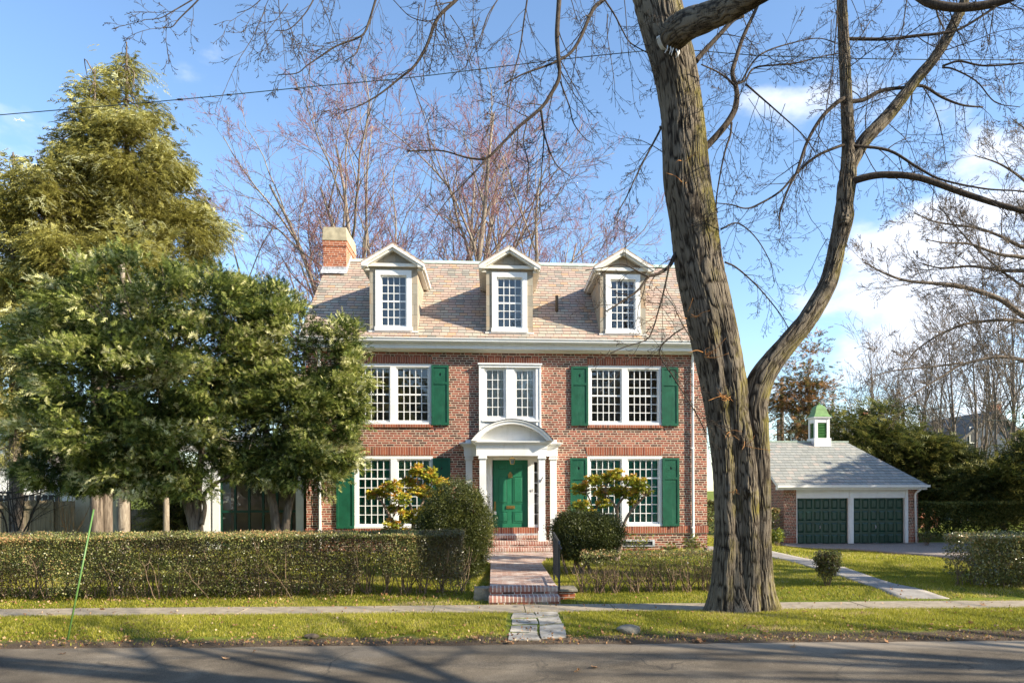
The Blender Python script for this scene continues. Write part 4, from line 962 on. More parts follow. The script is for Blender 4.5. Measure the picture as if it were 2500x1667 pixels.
# ------------------------------------------------------------------ the foreground maple
def lat_noise(u, v, seed, per=None):
    """smooth value noise on arrays, u periodic with integer period per"""
    rs = np.random.default_rng(seed); T = rs.random((512, 256))
    ui = np.floor(u).astype(int); vi = np.floor(v).astype(int); fu = u-ui; fv = v-vi; fu = fu*fu*(3-2*fu); fv = fv*fv*(3-2*fv)
    if per: a, b = ui % per, (ui+1) % per
    else: a, b = ui % 512, (ui+1) % 512
    c, d = vi % 256, (vi+1) % 256
    return T[a, c]*(1-fu)*(1-fv)+T[b, c]*fu*(1-fv)+T[a, d]*(1-fu)*fv+T[b, d]*fu*fv
def bark_tube(name, path, nth, nrow, mat, parent, seed, flute=(), knots=(), ridge=0.016, flare=None, squash=1.0):
    """path: list of (x,y,z,rx) world; thick bark covered limb with furrows"""
    P = np.array([p[:3] for p in path], float); R = np.array([p[3] for p in path], float)*0.955
    Q, rr = smooth_poly(P, R, nrow)
    tan = nrm(np.gradient(Q, axis=0)); ref = np.array([0, 1.0, 0.02]); a = nrm(np.cross(tan, ref[None, :].repeat(nrow, 0))); b = np.cross(tan, a)
    th = np.linspace(0, 2*np.pi, nth, endpoint=False); d = np.concatenate([[0], np.cumsum(np.linalg.norm(np.diff(Q, axis=0), axis=1))])
    TH, S = np.meshgrid(th, d); RR = rr[:, None]*np.ones_like(TH)
    per = max(8, int(2*np.pi*rr.mean()/0.020)); U = TH/(2*np.pi)*per
    warp = (lat_noise(U*0.5, S*2.2, seed+1, max(2, per//2))-0.5)*2.4+(lat_noise(U*0.2, S*0.9, seed+3, max(2, per//5))-0.5)*4
    n1 = lat_noise(U+warp, S*5.0, seed, per); n2 = lat_noise(U*2+warp*2, S*13, seed+5, per*2)
    rid = np.abs(2*n1-1); rid = np.clip((rid*1.9)**0.8, 0.0, 1.0)
    big = (lat_noise(TH/(2*np.pi)*6, S*0.9, seed+9, 6)-0.5)*0.16
    RR = RR*(1+big)+ridge*(rid*1.6-1.0)+ridge*0.5*(n2-0.5)
    for (th0, wdt, dep, s0, s1) in flute:       # furrows between fused stems
        dth = np.angle(np.exp(1j*(TH-th0-0.12*np.sin(S*1.3)))); RR = RR*(1-dep*np.exp(-(dth/wdt)**2)*sst(S, s0, s0+0.3)*(1-sst(S, s1-0.6, s1)))
    if flare:
        for (th0, wdt, amp) in flare:
            dth = np.angle(np.exp(1j*(TH-th0))); RR = RR+amp*np.exp(-(dth/wdt)**2)*np.exp(-S/0.26)
    V = Q[:, None, :]+RR[..., None]*(np.cos(TH)[..., None]*a[:, None, :]+squash*np.sin(TH)[..., None]*b[:, None, :])
    nrml = nrm(np.cos(TH)[..., None]*a[:, None, :]+np.sin(TH)[..., None]*b[:, None, :])
    for (kx, ky, kz, kr, amp) in knots:
        dd = np.linalg.norm(V-np.array([kx, ky, kz]), axis=-1); lump = np.exp(-(dd/kr)**2); ln = lat_noise(V[..., 0]*38+50, V[..., 2]*38+50, seed+77)
        V = V+nrml*(lump*amp*(0.55+0.9*ln))[..., None]
    i = np.arange(nrow-1)[:, None]*nth; j = np.arange(nth)[None, :]; j2 = (j+1) % nth
    q = np.stack([i+j, i+j2, i+nth+j2, i+nth+j], -1).reshape(-1, 4)
    return mesh_np(name, V.reshape(-1, 3), None, q, mat, parent, smooth=True, rnd=(rid*0.75+n2*0.25)[:-1].reshape(-1)), Q, rr
TY = 11.43
maple = thing('maple_tree', (4.0, TY, gz(4.0, TY)), 'massive old bare maple with burled forked trunk on the verge in front of the house', 'tree')
def TP(u, v, w, Y=TY):     # centre, width in photo px -> world point and radius at depth Y
    p = PY(u, v, Y); return (p.x, p.y, p.z, w*0.5*Y/F)
mainp = [TP(1776, 1502, 112), TP(1777, 1460, 98), TP(1779, 1404, 86), TP(1783, 1289, 80), TP(1783, 1174, 88), TP(1779, 1059, 102), TP(1768, 944, 116), TP(1748, 830, 122), TP(1724, 715, 124),
         TP(1706, 625, 122), TP(1692, 536, 122), TP(1676, 446, 121), TP(1668, 357, 113), TP(1662, 268, 107), TP(1650, 179, 112), TP(1628, 89, 116), TP(1603, 0, 114), TP(1580, -90, 104), TP(1560, -220, 88), TP(1590, -420, 66), TP(1600, -640, 40)]
knots = []
for (u, v, kr, amp) in [(1789, 1197, 0.10, 0.13), (1772, 967, 0.13, 0.12), (1778, 1056, 0.09, 0.09), (1720, 864, 0.11, 0.11), (1686, 766, 0.09, 0.09), (1815, 1085, 0.10, 0.12), (1660, 440, 0.07, 0.03)]:
    q = PY(u, v, TY-0.36); knots.append((q.x, q.y, q.z, kr, amp))
PI = math.pi
tr, MQ, MR = bark_tube('trunk', mainp, 380, 620, bark, maple, 21, flute=[(-PI/2+0.62, 0.20, 0.36, 0.0, 3.4), (-PI/2-0.35, 0.12, 0.24, 0.1, 2.6), (-PI/2+0.5, 0.16, 0.26, 3.2, 9.0), (-PI/2-0.6, 0.14, 0.12, 4.5, 8), (PI/2, 0.3, 0.2, 0, 5)], knots=knots, ridge=0.009,
                       flare=[(PI, 0.5, 0.22), (-PI/2, 0.3, 0.14), (-PI/2-0.8, 0.28, 0.18), (PI/2+.5, 0.5, 0.2), (0, 0.4, 0.12)])
# orientation of ring angle: a = tan x Y ; theta 0 -> +a
kn2 = []
for (u, v, kr, amp) in [(1827, 1197, 0.095, 0.14), (1853, 1303, 0.05, 0.04), (1838, 1100, 0.08, 0.05)]:
    q = PY(u, v, TY-0.36); kn2.append((q.x, q.y, q.z, kr, amp))
midp = [(p_[0], p_[1]-0.15, p_[2], p_[3]) for p_ in (TP(1824, 1506, 60), TP(1825, 1450, 50), TP(1824, 1350, 45), TP(1822, 1240, 47), TP(1817, 1150, 50), TP(1805, 1060, 48), TP(1790, 960, 34), TP(1776, 880, 16))]
bark_tube('trunk_column', midp, 150, 260, bark, maple, 33, knots=kn2, ridge=0.009, flare=[(-PI/2, 0.6, 0.12)])
forkp = [TP(1868, 1496, 74), TP(1864, 1440, 54), TP(1860, 1350, 48), TP(1856, 1240, 52), TP(1850, 1120, 60), TP(1844, 1030, 68), TP(1842, 985, 70), TP(1856, 930, 68), TP(1884, 884, 58), TP(1922, 838, 52), TP(1966, 786, 50), TP(1999, 735, 47), TP(2022, 690, 45), TP(2036, 640, 43), TP(2044, 600, 43), TP(2054, 560, 46),
         TP(2060, 528, 50), TP(2061, 500, 43), TP(2066, 455, 46), TP(2070, 420, 42), TP(2071, 357, 32), TP(2067, 250, 29), TP(2062, 143, 27), TP(2055, 0, 25), TP(2052, -150, 20), TP(2065, -330, 12)]
fk = [(*PY(2019, 694, TY-0.1), 0.06, 0.04), (*PY(2062, 533, TY-0.16), 0.09, 0.05), (*PY(2045, 545, TY-0.16), 0.06, 0.03)]
bark_tube('main_limb', forkp, 190, 560, bark, maple, 45, knots=fk, ridge=0.007, flare=[(0, 0.5, 0.13), (PI*1.5, 0.5, 0.12), (PI, 0.6, 0.1)])
overp = [TP(1634, 112, 60, 11.3), TP(1648, 84, 78, 11.0), TP(1680, 60, 74, 10.6), TP(1720, 45, 70, 10.2), TP(1779, 20, 64, 9.7), TP(1846, -14, 58, 9.2), TP(1960, -80, 50, 8.8), TP(2100, -150, 40, 8.6)]
bark_tube('main_limb', overp, 130, 200, bark, maple, 51, ridge=0.008)
rfork = [TP(2070, 425, 30), TP(2086, 385, 34), TP(2114, 339, 33), TP(2171, 279, 31), TP(2229, 204, 29), TP(2289, 132, 27), TP(2332, 54, 25), TP(2352, 10, 23), TP(2375, -60, 20), TP(2410, -200, 14)]
bark_tube('main_limb', rfork, 90, 240, bark, maple, 61, ridge=0.006)
# traced secondary branches: (points, widths, depth)
def tb(pts, w0, w1, Y0_=TY, Y1_=None, wp=None):
    Y1_ = Y0_ if Y1_ is None else Y1_; n = len(pts); P = []; R = []
    for i, (u, v) in enumerate(pts):
        f = i/(n-1); Y = Y0_+(Y1_-Y0_)*f; q = PY(u, v, Y); P.append(q); R.append((w0+(w1-w0)*f)*0.5*Y/F)
    return smooth_poly(P, R)
BR = [
    tb([(2070, 452), (2093, 439), (2154, 427), (2243, 434), (2350, 471), (2430, 497), (2520, 522), (2640, 560)], 20, 13, TY, 10.6),
    tb([(2072, 362), (2086, 357), (2171, 368), (2243, 411), (2300, 439), (2404, 461), (2500, 468), (2600, 490)], 9, 3, TY, 10.9),
    tb([(2066, 354), (2050, 357), (1993, 382), (1943, 425), (1904, 468), (1850, 500), (1820, 509), (1785, 500), (1748, 496)], 8, 2.5, TY, 10.8),
    tb([(2068, 240), (2050, 246), (2007, 286), (1971, 346), (1946, 418), (1925, 460), (1905, 515), (1902, 560)], 12, 3, TY, 10.8),
    tb([(2063, 93), (2071, 95), (2171, 96), (2235, 88), (2296, 82), (2350, 68), (2450, 5)], 9, 6, TY, 11.2),
    tb([(2066, 248), (2079, 248), (2111, 243), (2154, 221), (2214, 214), (2254, 211), (2300, 238), (2350, 257), (2400, 262)], 13, 4, TY, 11.9),
    tb([(2300, 163), (2314, 157), (2345, 150), (2404, 161), (2500, 154), (2580, 140)], 6, 4, TY, 11.2),
    tb([(1700, 150), (1708, 138), (1757, 85), (1790, 50), (1815, 40)], 13, 9, TY, 11.6),
    tb([(1715, 362), (1726, 357), (1770, 308), (1793, 270), (1799, 240), (1797, 214), (1788, 179), (1797, 143), (1815, 89), (1846, 22), (1865, -30)], 18, 7, TY, 12.0),
    tb([(1797, 214), (1775, 192), (1748, 174), (1712, 158)], 6, 3, TY, 11.0),
    tb([(1797, 205), (1820, 196), (1846, 165), (1936, 156), (2000, 140), (2060, 128)], 6, 2.5, 11.7, 12.2),
    tb([(1810, 200), (1840, 150), (1873, 125), (1936, 105), (2000, 94), (2050, 110)], 5, 2, 11.8, 12.4),
    tb([(1786, 300), (1783, 330), (1770, 370), (1757, 433), (1748, 496), (1752, 520)], 6, 2.5, TY, 11.2),
    tb([(1820, 205), (1860, 240), (1900, 275), (1960, 330), (1990, 372)], 5, 2, 11.7, 12.3),
    tb([(1612, 310), (1610, 321), (1579, 379), (1556, 424), (1530, 480), (1505, 525)], 6, 2, TY, 11.0),
    tb([(1655, 612), (1644, 630), (1634, 650), (1608, 668), (1583, 676), (1557, 709), (1514, 739), (1480, 760)], 12, 3, TY, 10.9),
    tb([(1583, 676), (1557, 663), (1519, 645), (1468, 654), (1430, 660)], 5, 2, 11.1, 10.9),
    tb([(1634, 650), (1621, 709), (1608, 757), (1595, 800), (1578, 829), (1530, 845), (1490, 862)], 5, 2, 11.2, 10.9),
    tb([(1670, 800), (1640, 820), (1610, 860), (1650, 930), (1700, 1010), (1725, 1060)], 4, 3, 10.9, 10.95),
    tb([(1690, 830), (1665, 790), (1640, 740), (1600, 700)], 3, 1.6, 11.0, 10.8),
    tb([(1770, 640), (1800, 655), (1850, 700), (1900, 760), (1925, 800)], 5, 2, TY, 11.8),
    tb([(1760, 560), (1800, 545), (1845, 580), (1880, 640), (1890, 690)], 4, 1.6, TY, 11.9),
    tb([(1368, -60), (1365, 0), (1360, 84), (1363, 140), (1365, 189), (1345, 230), (1320, 265), (1270, 307), (1219, 358), (1186, 387), (1140, 385), (1076, 368), (992, 370)], 13, 3, 10.6, 10.4),
    tb([(1190, 387), (1139, 442), (1090, 492), (1060, 540)], 4, 1.8, 10.4, 10.3),
    tb([(1500, -40), (1472, 0), (1447, 25), (1417, 93), (1392, 130), (1358, 151), (1320, 166), (1278, 181), (1230, 205)], 11, 3, 10.9, 10.5),
    tb([(1150, -40), (1114, 0), (1068, 46), (1043, 109), (1013, 160), (975, 192), (930, 228), (885, 255), (841, 272)], 10, 2.4, 9.8, 9.6),
    tb([(925, -30), (917, 0), (899, 58), (881, 89), (823, 112), (783, 138), (750, 160), (725, 179), (680, 183)], 6, 2, 9.5, 9.4),
    tb([(885, 85), (870, 130), (842, 150), (830, 180)], 3, 1.5, 9.5, 9.4),
    tb([(770, -20), (765, 0), (743, 36), (707, 71), (671, 76)], 4, 1.8, 9.2, 9.1),
    tb([(490, -20), (484, 0), (439, 45), (420, 66), (399, 67)], 4, 1.6, 8.8, 8.8),
    tb([(470, 0), (417, 31), (390, 45), (350, 49)], 3, 1.5, 8.8, 8.7),
    tb([(640, -10), (636, 0), (609, 22), (578, 33)], 2.6, 1.4, 8.9, 8.9),
    tb([(1290, -20), (1287, 0), (1278, 60), (1270, 118), (1258, 165), (1245, 210), (1238, 260), (1236, 311)], 4.5, 2, 10.2, 10.0),
    tb([(1476, 0), (1501, 38), (1520, 75), (1539, 105), (1581, 130)], 4.5, 2.5, 10.8, 11.2),
    tb([(1320, 269), (1329, 328), (1346, 379), (1365, 410), (1392, 429)], 5, 2, 10.5, 10.5),
    tb([(1322, 270), (1328, 330), (1322, 420), (1318, 500), (1325, 560)], 4, 1.8, 10.5, 10.4),
    tb([(1368, 200), (1390, 260), (1400, 300), (1425, 335), (1445, 350)], 4, 1.6, 10.6, 10.6),
    tb([(1286, 300), (1278, 345), (1290, 400), (1285, 460)], 3.4, 1.6, 10.5, 10.4),
    tb([(1215, 0), (1190, 40), (1170, 100), (1150, 150)], 3, 1.5, 10.0, 10.0),
    tb([(960, 0), (1000, 40), (1040, 52), (1068, 46)], 2, 2.5, 9.7, 9.8),
    tb([(1000, 185), (1020, 240), (1040, 300), (1048, 350)], 2.5, 1.4, 9.7, 9.7),
    tb([(2236, -12), (2270, 8), (2332, 19), (2400, 14), (2457, 0), (2530, -30)], 22, 20, 9.6, 9.2),
    tb([(2285, 14), (2290, 40), (2305, 72)], 5, 4, 9.6, 10.8),
    tb([(2046, -10), (2040, 90), (2028, 200), (2010, 300), (1985, 360), (1965, 420)], 3.4, 1.6, 10.5, 10.5),
    tb([(2215, -10), (2205, 60), (2190, 120), (2150, 180)], 3, 1.4, 10.3, 10.3),
    tb([(2430, -10), (2420, 60), (2408, 130), (2380, 180)], 3, 1.4, 10.3, 10.3),
    tb([(2160, -10), (2140, 20), (2100, 45)], 2.6, 1.4, 10.3, 10.3),
    tb([(2300, 165), (2330, 170), (2385, 200), (2430, 250), (2490, 262)], 5, 2, 11.4, 11.2),
    tb([(2105, 360), (2150, 430), (2225, 440), (2230, 500)], 2.4, 1.3, 11.2, 11.2),
    tb([(2254, 213), (2280, 260), (2300, 330), (2310, 400)], 3, 1.4, 11.6, 11.5),
]
out = []
for P, R in BR: out.append((P, R, 8, 0))
emit(out, 'branch', bark_tw, maple)
E_ = np.random.default_rng(5)
tw = []
TW = [(4, 0.50, 38, 0.11, -0.06, 6, 4), (3, 0.45, 42, 0.16, 0.0, 4, 3), (2, 0.45, 40, 0.18, 0.08, 3, 3), (0, 0, 0, 0.2, 0.1, 2, 3)]
for k, (P, R) in enumerate(BR):
    heavy = R.max() > 0.03
    twigs_on(E_, P, R, 0.26 if heavy else 0.17, (0.30, 1.0), TW, tw, droop=-0.25, start=0.12)
# twigs from the big limbs
def seg(path, a, b): P, R = smooth_poly([p_[:3] for p_ in path], [p_[3] for p_ in path]); n = len(P); return P[int(a*n):int(b*n)], R[int(a*n):int(b*n)]
for pth, a, b, sp in ((forkp, .66, 1, 0.6), (rfork, .1, 1, 0.34), (mainp, .5, .95, 0.5)):
    P, R = seg(pth, a, b); twigs_on(E_, P, R, sp, (0.6, 1.7), [(7, 0.5, 40, 0.14, -0.06, 7, 4)]+TW[1:], tw, droop=-0.2, start=0)
# pendulous twigs hanging from above the frame
for k in range(56):
    u = E_.uniform(640, 1600) if k % 2 else E_.uniform(1700, 2560); v = E_.uniform(-130, 60); Y = E_.uniform(9.6, 12.6); p = np.array(PY(u, v, Y))
    grow(E_, p, nrm(np.array([E_.uniform(-.6, .6), E_.uniform(-.3, .3), -0.8])), E_.uniform(0.7, 1.7), 0.007, 0, [(6, 0.36, 38, 0.09, -0.05, 8, 4)]+TW[1:], tw)
for k in range(14):
    u = E_.uniform(1700, 2040); v = E_.uniform(60, 620); Y = E_.uniform(11.5, 12.8); p = np.array(PY(u, v, Y))
    grow(E_, p, nrm(np.array([E_.uniform(-.6, .6), E_.uniform(-.3, .3), -0.8])), E_.uniform(0.5, 1.3), 0.006, 0, [(5, 0.36, 38, 0.09, -0.05, 8, 4)]+TW[1:], tw)
emit(tw, 'twig', bark_tw, maple)
print('maple twigs', len(tw))
# orange sprouts at the burls
sp = []
for (u, v, n) in [(1772, 967, 9), (1778, 1056, 4), (1815, 1085, 3), (1720, 864, 6), (1686, 768, 5), (1789, 1197, 3), (1665, 395, 2), (1668, 440, 2)]:
    for _ in range(n):
        p = np.array(PY(u+E_.uniform(-12, 12), v+E_.uniform(-10, 10), TY-0.47)); L = E_.uniform(0.12, 0.42); d = nrm(np.array([E_.uniform(-1, .8), -0.7, E_.uniform(-.6, .5)]))
        q = p+d*L*0.5; e = q+nrm(d+np.array([E_.uniform(-.4, .4), 0.1, E_.uniform(-.5, .6)]))*L*0.55
        P, R = smooth_poly([p, q, e], [0.006, 0.005, 0.0028], 7); sp.append((P, R, 5))
tube_obj('sprout', sp, sprout, maple)
# rope bound round the limb, cable
def cable(name, pts, r, mat, label, cat='cable', sag=0):
    P, R = smooth_poly(pts, [r]*len(pts), 40); o = tube_obj(name, [(P, R, 6)], mat); return tag(o, label, cat)
cab = cable('overhead_cable', [PY(u, v, 12.05) for u, v in [(-60, 287), (0, 281), (400, 247), (740, 214), (1000, 190), (1250, 160), (1480, 134), (1650, 122), (1850, 136), (2070, 143), (2280, 146), (2560, 147)]], 0.0068, cable_m, 'thin green black cable strung across the sky behind the big maple trunk')
ties = []
for u, v, d in [(162, 277, 10), (440, 244, 8), (560, 233, 6), (725, 219, 8), (365, 252, 6)]:
    p = PY(u, v-1, 12.04); ties.append(([p-Vector((.04, 0, 0.003)), p+Vector((.04, 0, 0.003))], [0.014, 0.014], 6))
tube_obj('cable_clip', [(np.array([tuple(a) for a in P]), np.array(R), k) for P, R, k in ties], iron, cab)
rp_ = []
c0 = np.array(PY(1654, 78, 10.95)); ax = nrm(np.array(PY(1720, 45, 10.2))-np.array(PY(1634, 100, 11.3))); e1 = nrm(np.cross(ax, [0, 0, 1.0])); e2 = np.cross(ax, e1)
for k in range(4):
    cc = c0-ax*(0.12+0.014*k); th = np.linspace(np.pi*1.08, np.pi*1.92, 26) if e2[2] > 0 else np.linspace(np.pi*0.08, np.pi*0.92, 26); rr_ = 0.258+0.003*k
    rp_.append((cc+rr_*(np.cos(th)[:, None]*e1+np.sin(th)[:, None]*e2)+ax*0.02*np.sin(th*2+k)[:, None], np.full(26, 0.010), 6))
for k in range(5):
    p = np.array(PY(1630+7*k, 112+3*k, 10.78)); rp_.append((np.array([p, p+[E_.uniform(-.03, .02), -0.03, -0.06], p+[E_.uniform(-.07, .03), -0.03, -0.13]]), np.array([0.010, 0.010, 0.007]), 6))
rope = tube_obj('rope', rp_, ropem); tag(rope, 'white rope wound round the stub of the cut back limb on the maple trunk', 'rope')

# ------------------------------------------------------------------ foliage builders
def sprays(rng, P, D, L, K=9, w=0.035, droop=0.25, up=None):
    """flat conifer sprays: P origins (N,3), D directions, L lengths (N,). returns V, T, rnd"""
    N_ = len(P); A = nrm(D); S = nrm(np.cross(A, nrm(rng.normal(size=(N_, 3))*0.6+np.array([0, 0, 1.0]))))
    V = []; rn = []; base = rng.random(N_)
    for k in range(K):
        f = (k+0.5)/K; side = 1 if k % 2 else -1; last = k == K-1
        b = P+A*(L*f)[:, None]; b[:, 2] -= droop*L*f*f
        d = A*0.75+S*(0 if last else side*0.8)+np.array([0, 0, -droop*0.8])+rng.normal(size=(N_, 3))*0.18
        ln = L*(0.42 if not last else 0.3)*(1.1-0.55*f)
        ww = w*(0.8+0.4*rng.random(N_))
        V.append(np.stack([b-A*ww[:, None]*0.5, b+A*ww[:, None]*0.5, b+nrm(d)*ln[:, None]], 1)); rn.append(base*0.75+0.25*rng.random(N_))
    V = np.concatenate(V).reshape(-1, 3); T = np.arange(len(V)).reshape(-1, 3); return V, T, np.concatenate(rn)
def leaves(rng, P, size, Dn=None, asp=0.5, flat=0.0):
    """diamond leaves (two triangles folded)"""
    N_ = len(P); A = nrm(rng.normal(size=(N_, 3)) if Dn is None else Dn+rng.normal(size=(N_, 3))*0.5); B = nrm(np.cross(A, rng.normal(size=(N_, 3))+np.array([0, 0, flat])))
    s = (size*(0.65+0.7*rng.random(N_)))[:, None]
    a = P; b = P+A*s*0.5+B*s*asp*0.5; c = P+A*s; d = P+A*s*0.5-B*s*asp*0.5
    V = np.stack([a, b, c, d], 1).reshape(-1, 3); Q = np.arange(len(V)).reshape(-1, 4); return V, Q
def blobs_sample(rng, blobs, n, rmin=0.75, front=0.0):
    """points near surfaces of ellipsoids (world: c, (rx,ry,rz))"""
    wts = np.array([b[1][0]*b[1][2] for b in blobs]); idx = rng.choice(len(blobs), n, p=wts/wts.sum())
    Cc = np.array([b[0] for b in blobs])[idx]; R = np.array([b[1] for b in blobs])[idx]
    d = rvec(rng, n); rr = rng.uniform(rmin**2, 1, n)**0.5*(1+0.10*np.clip(rng.normal(size=n), -1, 1.8)*(rmin > 0.7))
    return Cc+d*R*rr[:, None], nrm(d/R), Cc
def px_blob(u, v, ru, rv, Y, ry=None):
    c = PY(u, v, Y); s = Y/F; return (np.array(c), (ru*s, (ry if ry else ru*s*0.8), rv*s))
def conifer_mass(name, label, cat, base, blobs, trunks, mat, nclump, nsp, L, seed, w=0.04, K=9, spread=0.28, droop=0.25, group=None, upz=0.0, inner=0.15, barkmat=None, zmin=-0.1, gap=0.36):
    rng = np.random.default_rng(seed); t = thing(name, base, label, cat, group)
    cc, nn, oc = blobs_sample(rng, blobs, nclump, 0.80)
    Vs = []; Ts = []; Rn = []; br = []; n = 0
    per = rng.integers(int(nsp*0.6), int(nsp*1.4), nclump)
    idx = np.repeat(np.arange(nclump), per)
    offs = rng.normal(size=(len(idx), 3))*np.array([spread, spread, spread*0.42])
    P = cc[idx]+offs; D = nn[idx]*0.9+offs*1.2+rng.normal(size=(len(idx), 3))*0.55; D[:, 2] = D[:, 2]*(0.95 if upz > 0 else 0.6)-0.05+upz
    gn = lat_noise(P[:, 0]*1.5+P[:, 1]*0.8+90, P[:, 2]*2.0-P[:, 1]*0.6+90, seed+8); kp = gn > gap; P, D, idx = P[kp], D[kp], idx[kp]
    tone = rng.normal(size=nclump)*0.26
    V, T, R = sprays(rng, P, D, L*rng.uniform(0.6, 1.3, len(idx)), K, w, droop); R = np.clip(R*0.8+0.1+np.tile(tone[idx], K), 0, 1)
    # deep interior sprays keep the crown from being hollow
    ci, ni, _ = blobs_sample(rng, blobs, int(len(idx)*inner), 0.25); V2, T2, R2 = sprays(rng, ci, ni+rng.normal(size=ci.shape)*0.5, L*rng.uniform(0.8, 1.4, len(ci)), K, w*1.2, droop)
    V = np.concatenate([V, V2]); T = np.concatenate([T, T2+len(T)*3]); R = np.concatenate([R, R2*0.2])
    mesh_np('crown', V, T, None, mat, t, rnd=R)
    lines = []
    for path in trunks:
        Pp, Rr = smooth_poly([p_[:3] for p_ in path], [p_[3] for p_ in path]); lines.append((Pp, Rr, 12))
    tp = np.concatenate([l[0] for l in lines]) if lines else None
    tube_obj('trunk', lines, barkmat or bark_con, t)
    bl = []
    for k in rng.choice(nclump, min(nclump, 130), replace=False):
        target = cc[k]; cand = tp[np.argsort(np.linalg.norm((tp-target)*np.array([1, 1, 1.6])+np.array([0, 0, -0.5]), axis=1))[:4]]; s = cand[rng.integers(len(cand))]
        midp_ = (s+target)/2+rng.normal(size=3)*0.15; Pp, Rr = smooth_poly([s, midp_, target], [0.028, 0.016, 0.006], 7); bl.append((Pp, Rr, 4))
    tube_obj('limb', bl, barkmat or bark_con, t)
    return t

# left: olive hemlock behind, dark yew like trees before it
def tall_conifer(name, label, x, y, H, prof, seed, mat, dens=1.0, L=0.5, z0=0.2, group=None, tip=True):
    """trunk with whorled drooping boughs; prof(h 0..1) -> radius"""
    rng = np.random.default_rng(seed); g0 = gz(x, y); t = thing(name, (x, y, g0), label, 'tree', group)
    zs_ = np.linspace(0, H, 14); tr_ = np.stack([x+0.05*np.sin(zs_), np.full(14, y), g0+zs_], -1); tube_obj('trunk', [(tr_, np.linspace(0.0165*H, 0.02, 14)+0.005, 12)], bark_con, t)
    P = []; D = []; LL = []; bl = []; Tn = []
    nb = int(H*26*dens)
    for k in range(nb):
        h = z0+(0.985-z0)*((k+rng.random())/nb)**0.9; R = prof(h)*rng.uniform(0.45, 1.22); az = rng.uniform(0, 2*np.pi)
        o = np.array([math.cos(az), math.sin(az), 0]); st = np.array([x, y, g0+H*h]); up = 0.28+0.25*h
        s = np.linspace(0, 1, 7); pts = st+o*(R*s)[:, None]; pts[:, 2] += R*(up*s-0.55*s**2.2)
        bl.append((pts, np.linspace(0.012+0.012*R, 0.004, 7), 4)); tone = rng.normal()*0.15
        m_ = max(6, int(R*19*dens))
        q = rng.uniform(0.30, 1.0, m_)**0.8; i = np.minimum((q*6).astype(int), 5); f = q*6-i; pp = pts[i]*(1-f)[:, None]+pts[i+1]*f[:, None]
        lat = np.cross(o, [0, 0, 1.0]); off = rng.normal(size=m_)*0.17*(0.4+R*0.35)*(1.15-q*0.6)
        pp = pp+lat*off[:, None]; pp[:, 2] -= np.abs(off)*0.35+rng.random(m_)*0.10
        P.append(pp); D.append(o*0.8+lat*np.sign(off)[:, None]*0.7+rng.normal(size=(m_, 3))*0.3+np.array([0, 0, -0.25])); LL.append(L*rng.uniform(0.6, 1.3, m_)*(0.65+0.35*min(1, R))); Tn.append(np.full(m_, tone))
    P = np.concatenate(P); D = np.concatenate(D); LL = np.concatenate(LL); Tn = np.concatenate(Tn); K = 9
    V, T, R = sprays(rng, P, D, LL*0.75, K, 0.048, 0.45); R = np.clip(R*0.8+0.1+np.tile(Tn, K), 0, 1)
    mesh_np('crown', V, T, None, mat, t, rnd=R); tube_obj('limb', bl, bark_pale, t); return t
def trk(pts, Y): return [TP(u, v, w_, Y) for u, v, w_ in pts]
def big_con(label, L, u, Y, top, sd_, n, extra=()):
    b = PY(u, 1330, Y); wd = 40
    tr_ = [(b.x, Y, gz(b.x, Y)-.1, 0.18), (b.x, Y, 3.0, 0.16)]+[(*PY(u+(top[0]-u)*f, 1100+(top[1]-1100)*f, Y), 0.15*(1-f)+0.018) for f in (0.35, 0.65, 0.9, 1.0)]
    return conifer_mass('conifer_tree', label, 'tree', (b.x, Y, gz(b.x, Y)), [px_blob(a, c, d, e, Y+random.uniform(-.7, .7), ry=d*Y/F*0.9) for a, c, d, e in L], [tr_]+list(extra), fol_olive, n, 54, 0.25, sd_, w=0.037, spread=0.27, droop=0.55, upz=-0.12, gap=0.37, inner=0.2, barkmat=bark_con)
big_con('tallest olive green conifer with a bare pointed tip at the left', [(312, 165, 22, 35), (300, 220, 45, 40), (330, 275, 70, 45), (265, 290, 55, 45), (365, 340, 75, 50), (290, 370, 90, 60), (400, 410, 70, 55), (330, 450, 110, 70), (430, 490, 75, 60), (260, 480, 90, 70), (455, 570, 80, 60), (360, 570, 120, 70), (250, 600, 110, 70), (440, 640, 70, 60), (310, 680, 120, 70), (515, 575, 38, 20)], 305, 23.0, (309, 103), 3, 620)
big_con('olive conifer with a second thin bare leader just left of the tallest one', [(228, 250, 24, 40), (215, 320, 50, 50), (170, 370, 55, 50), (215, 430, 80, 60), (130, 450, 70, 60), (190, 540, 90, 70), (100, 560, 80, 70), (170, 660, 100, 80), (90, 690, 80, 80)], 236, 22.2, (231, 168), 4, 400)
big_con('lower olive conifer at the left edge of the picture', [(35, 440, 45, 60), (75, 500, 55, 60), (15, 560, 60, 80), (30, 680, 70, 90), (10, 800, 60, 90), (70, 830, 70, 90), (20, 930, 60, 90), (-40, 700, 60, 120), (60, 1010, 60, 80), (0, 1060, 50, 70)], 40, 21.5, (32, 372), 6, 380,
        extra=[])
def light_trunk(u, Y, w_):
    b = PY(u, 1330, Y); return [(b.x, Y, gz(b.x, Y)-.1, w_*0.5*Y/F*1.1), (b.x, Y, 2.0, w_*0.5*Y/F), (b.x, Y, 6.0, w_*0.4*Y/F)]

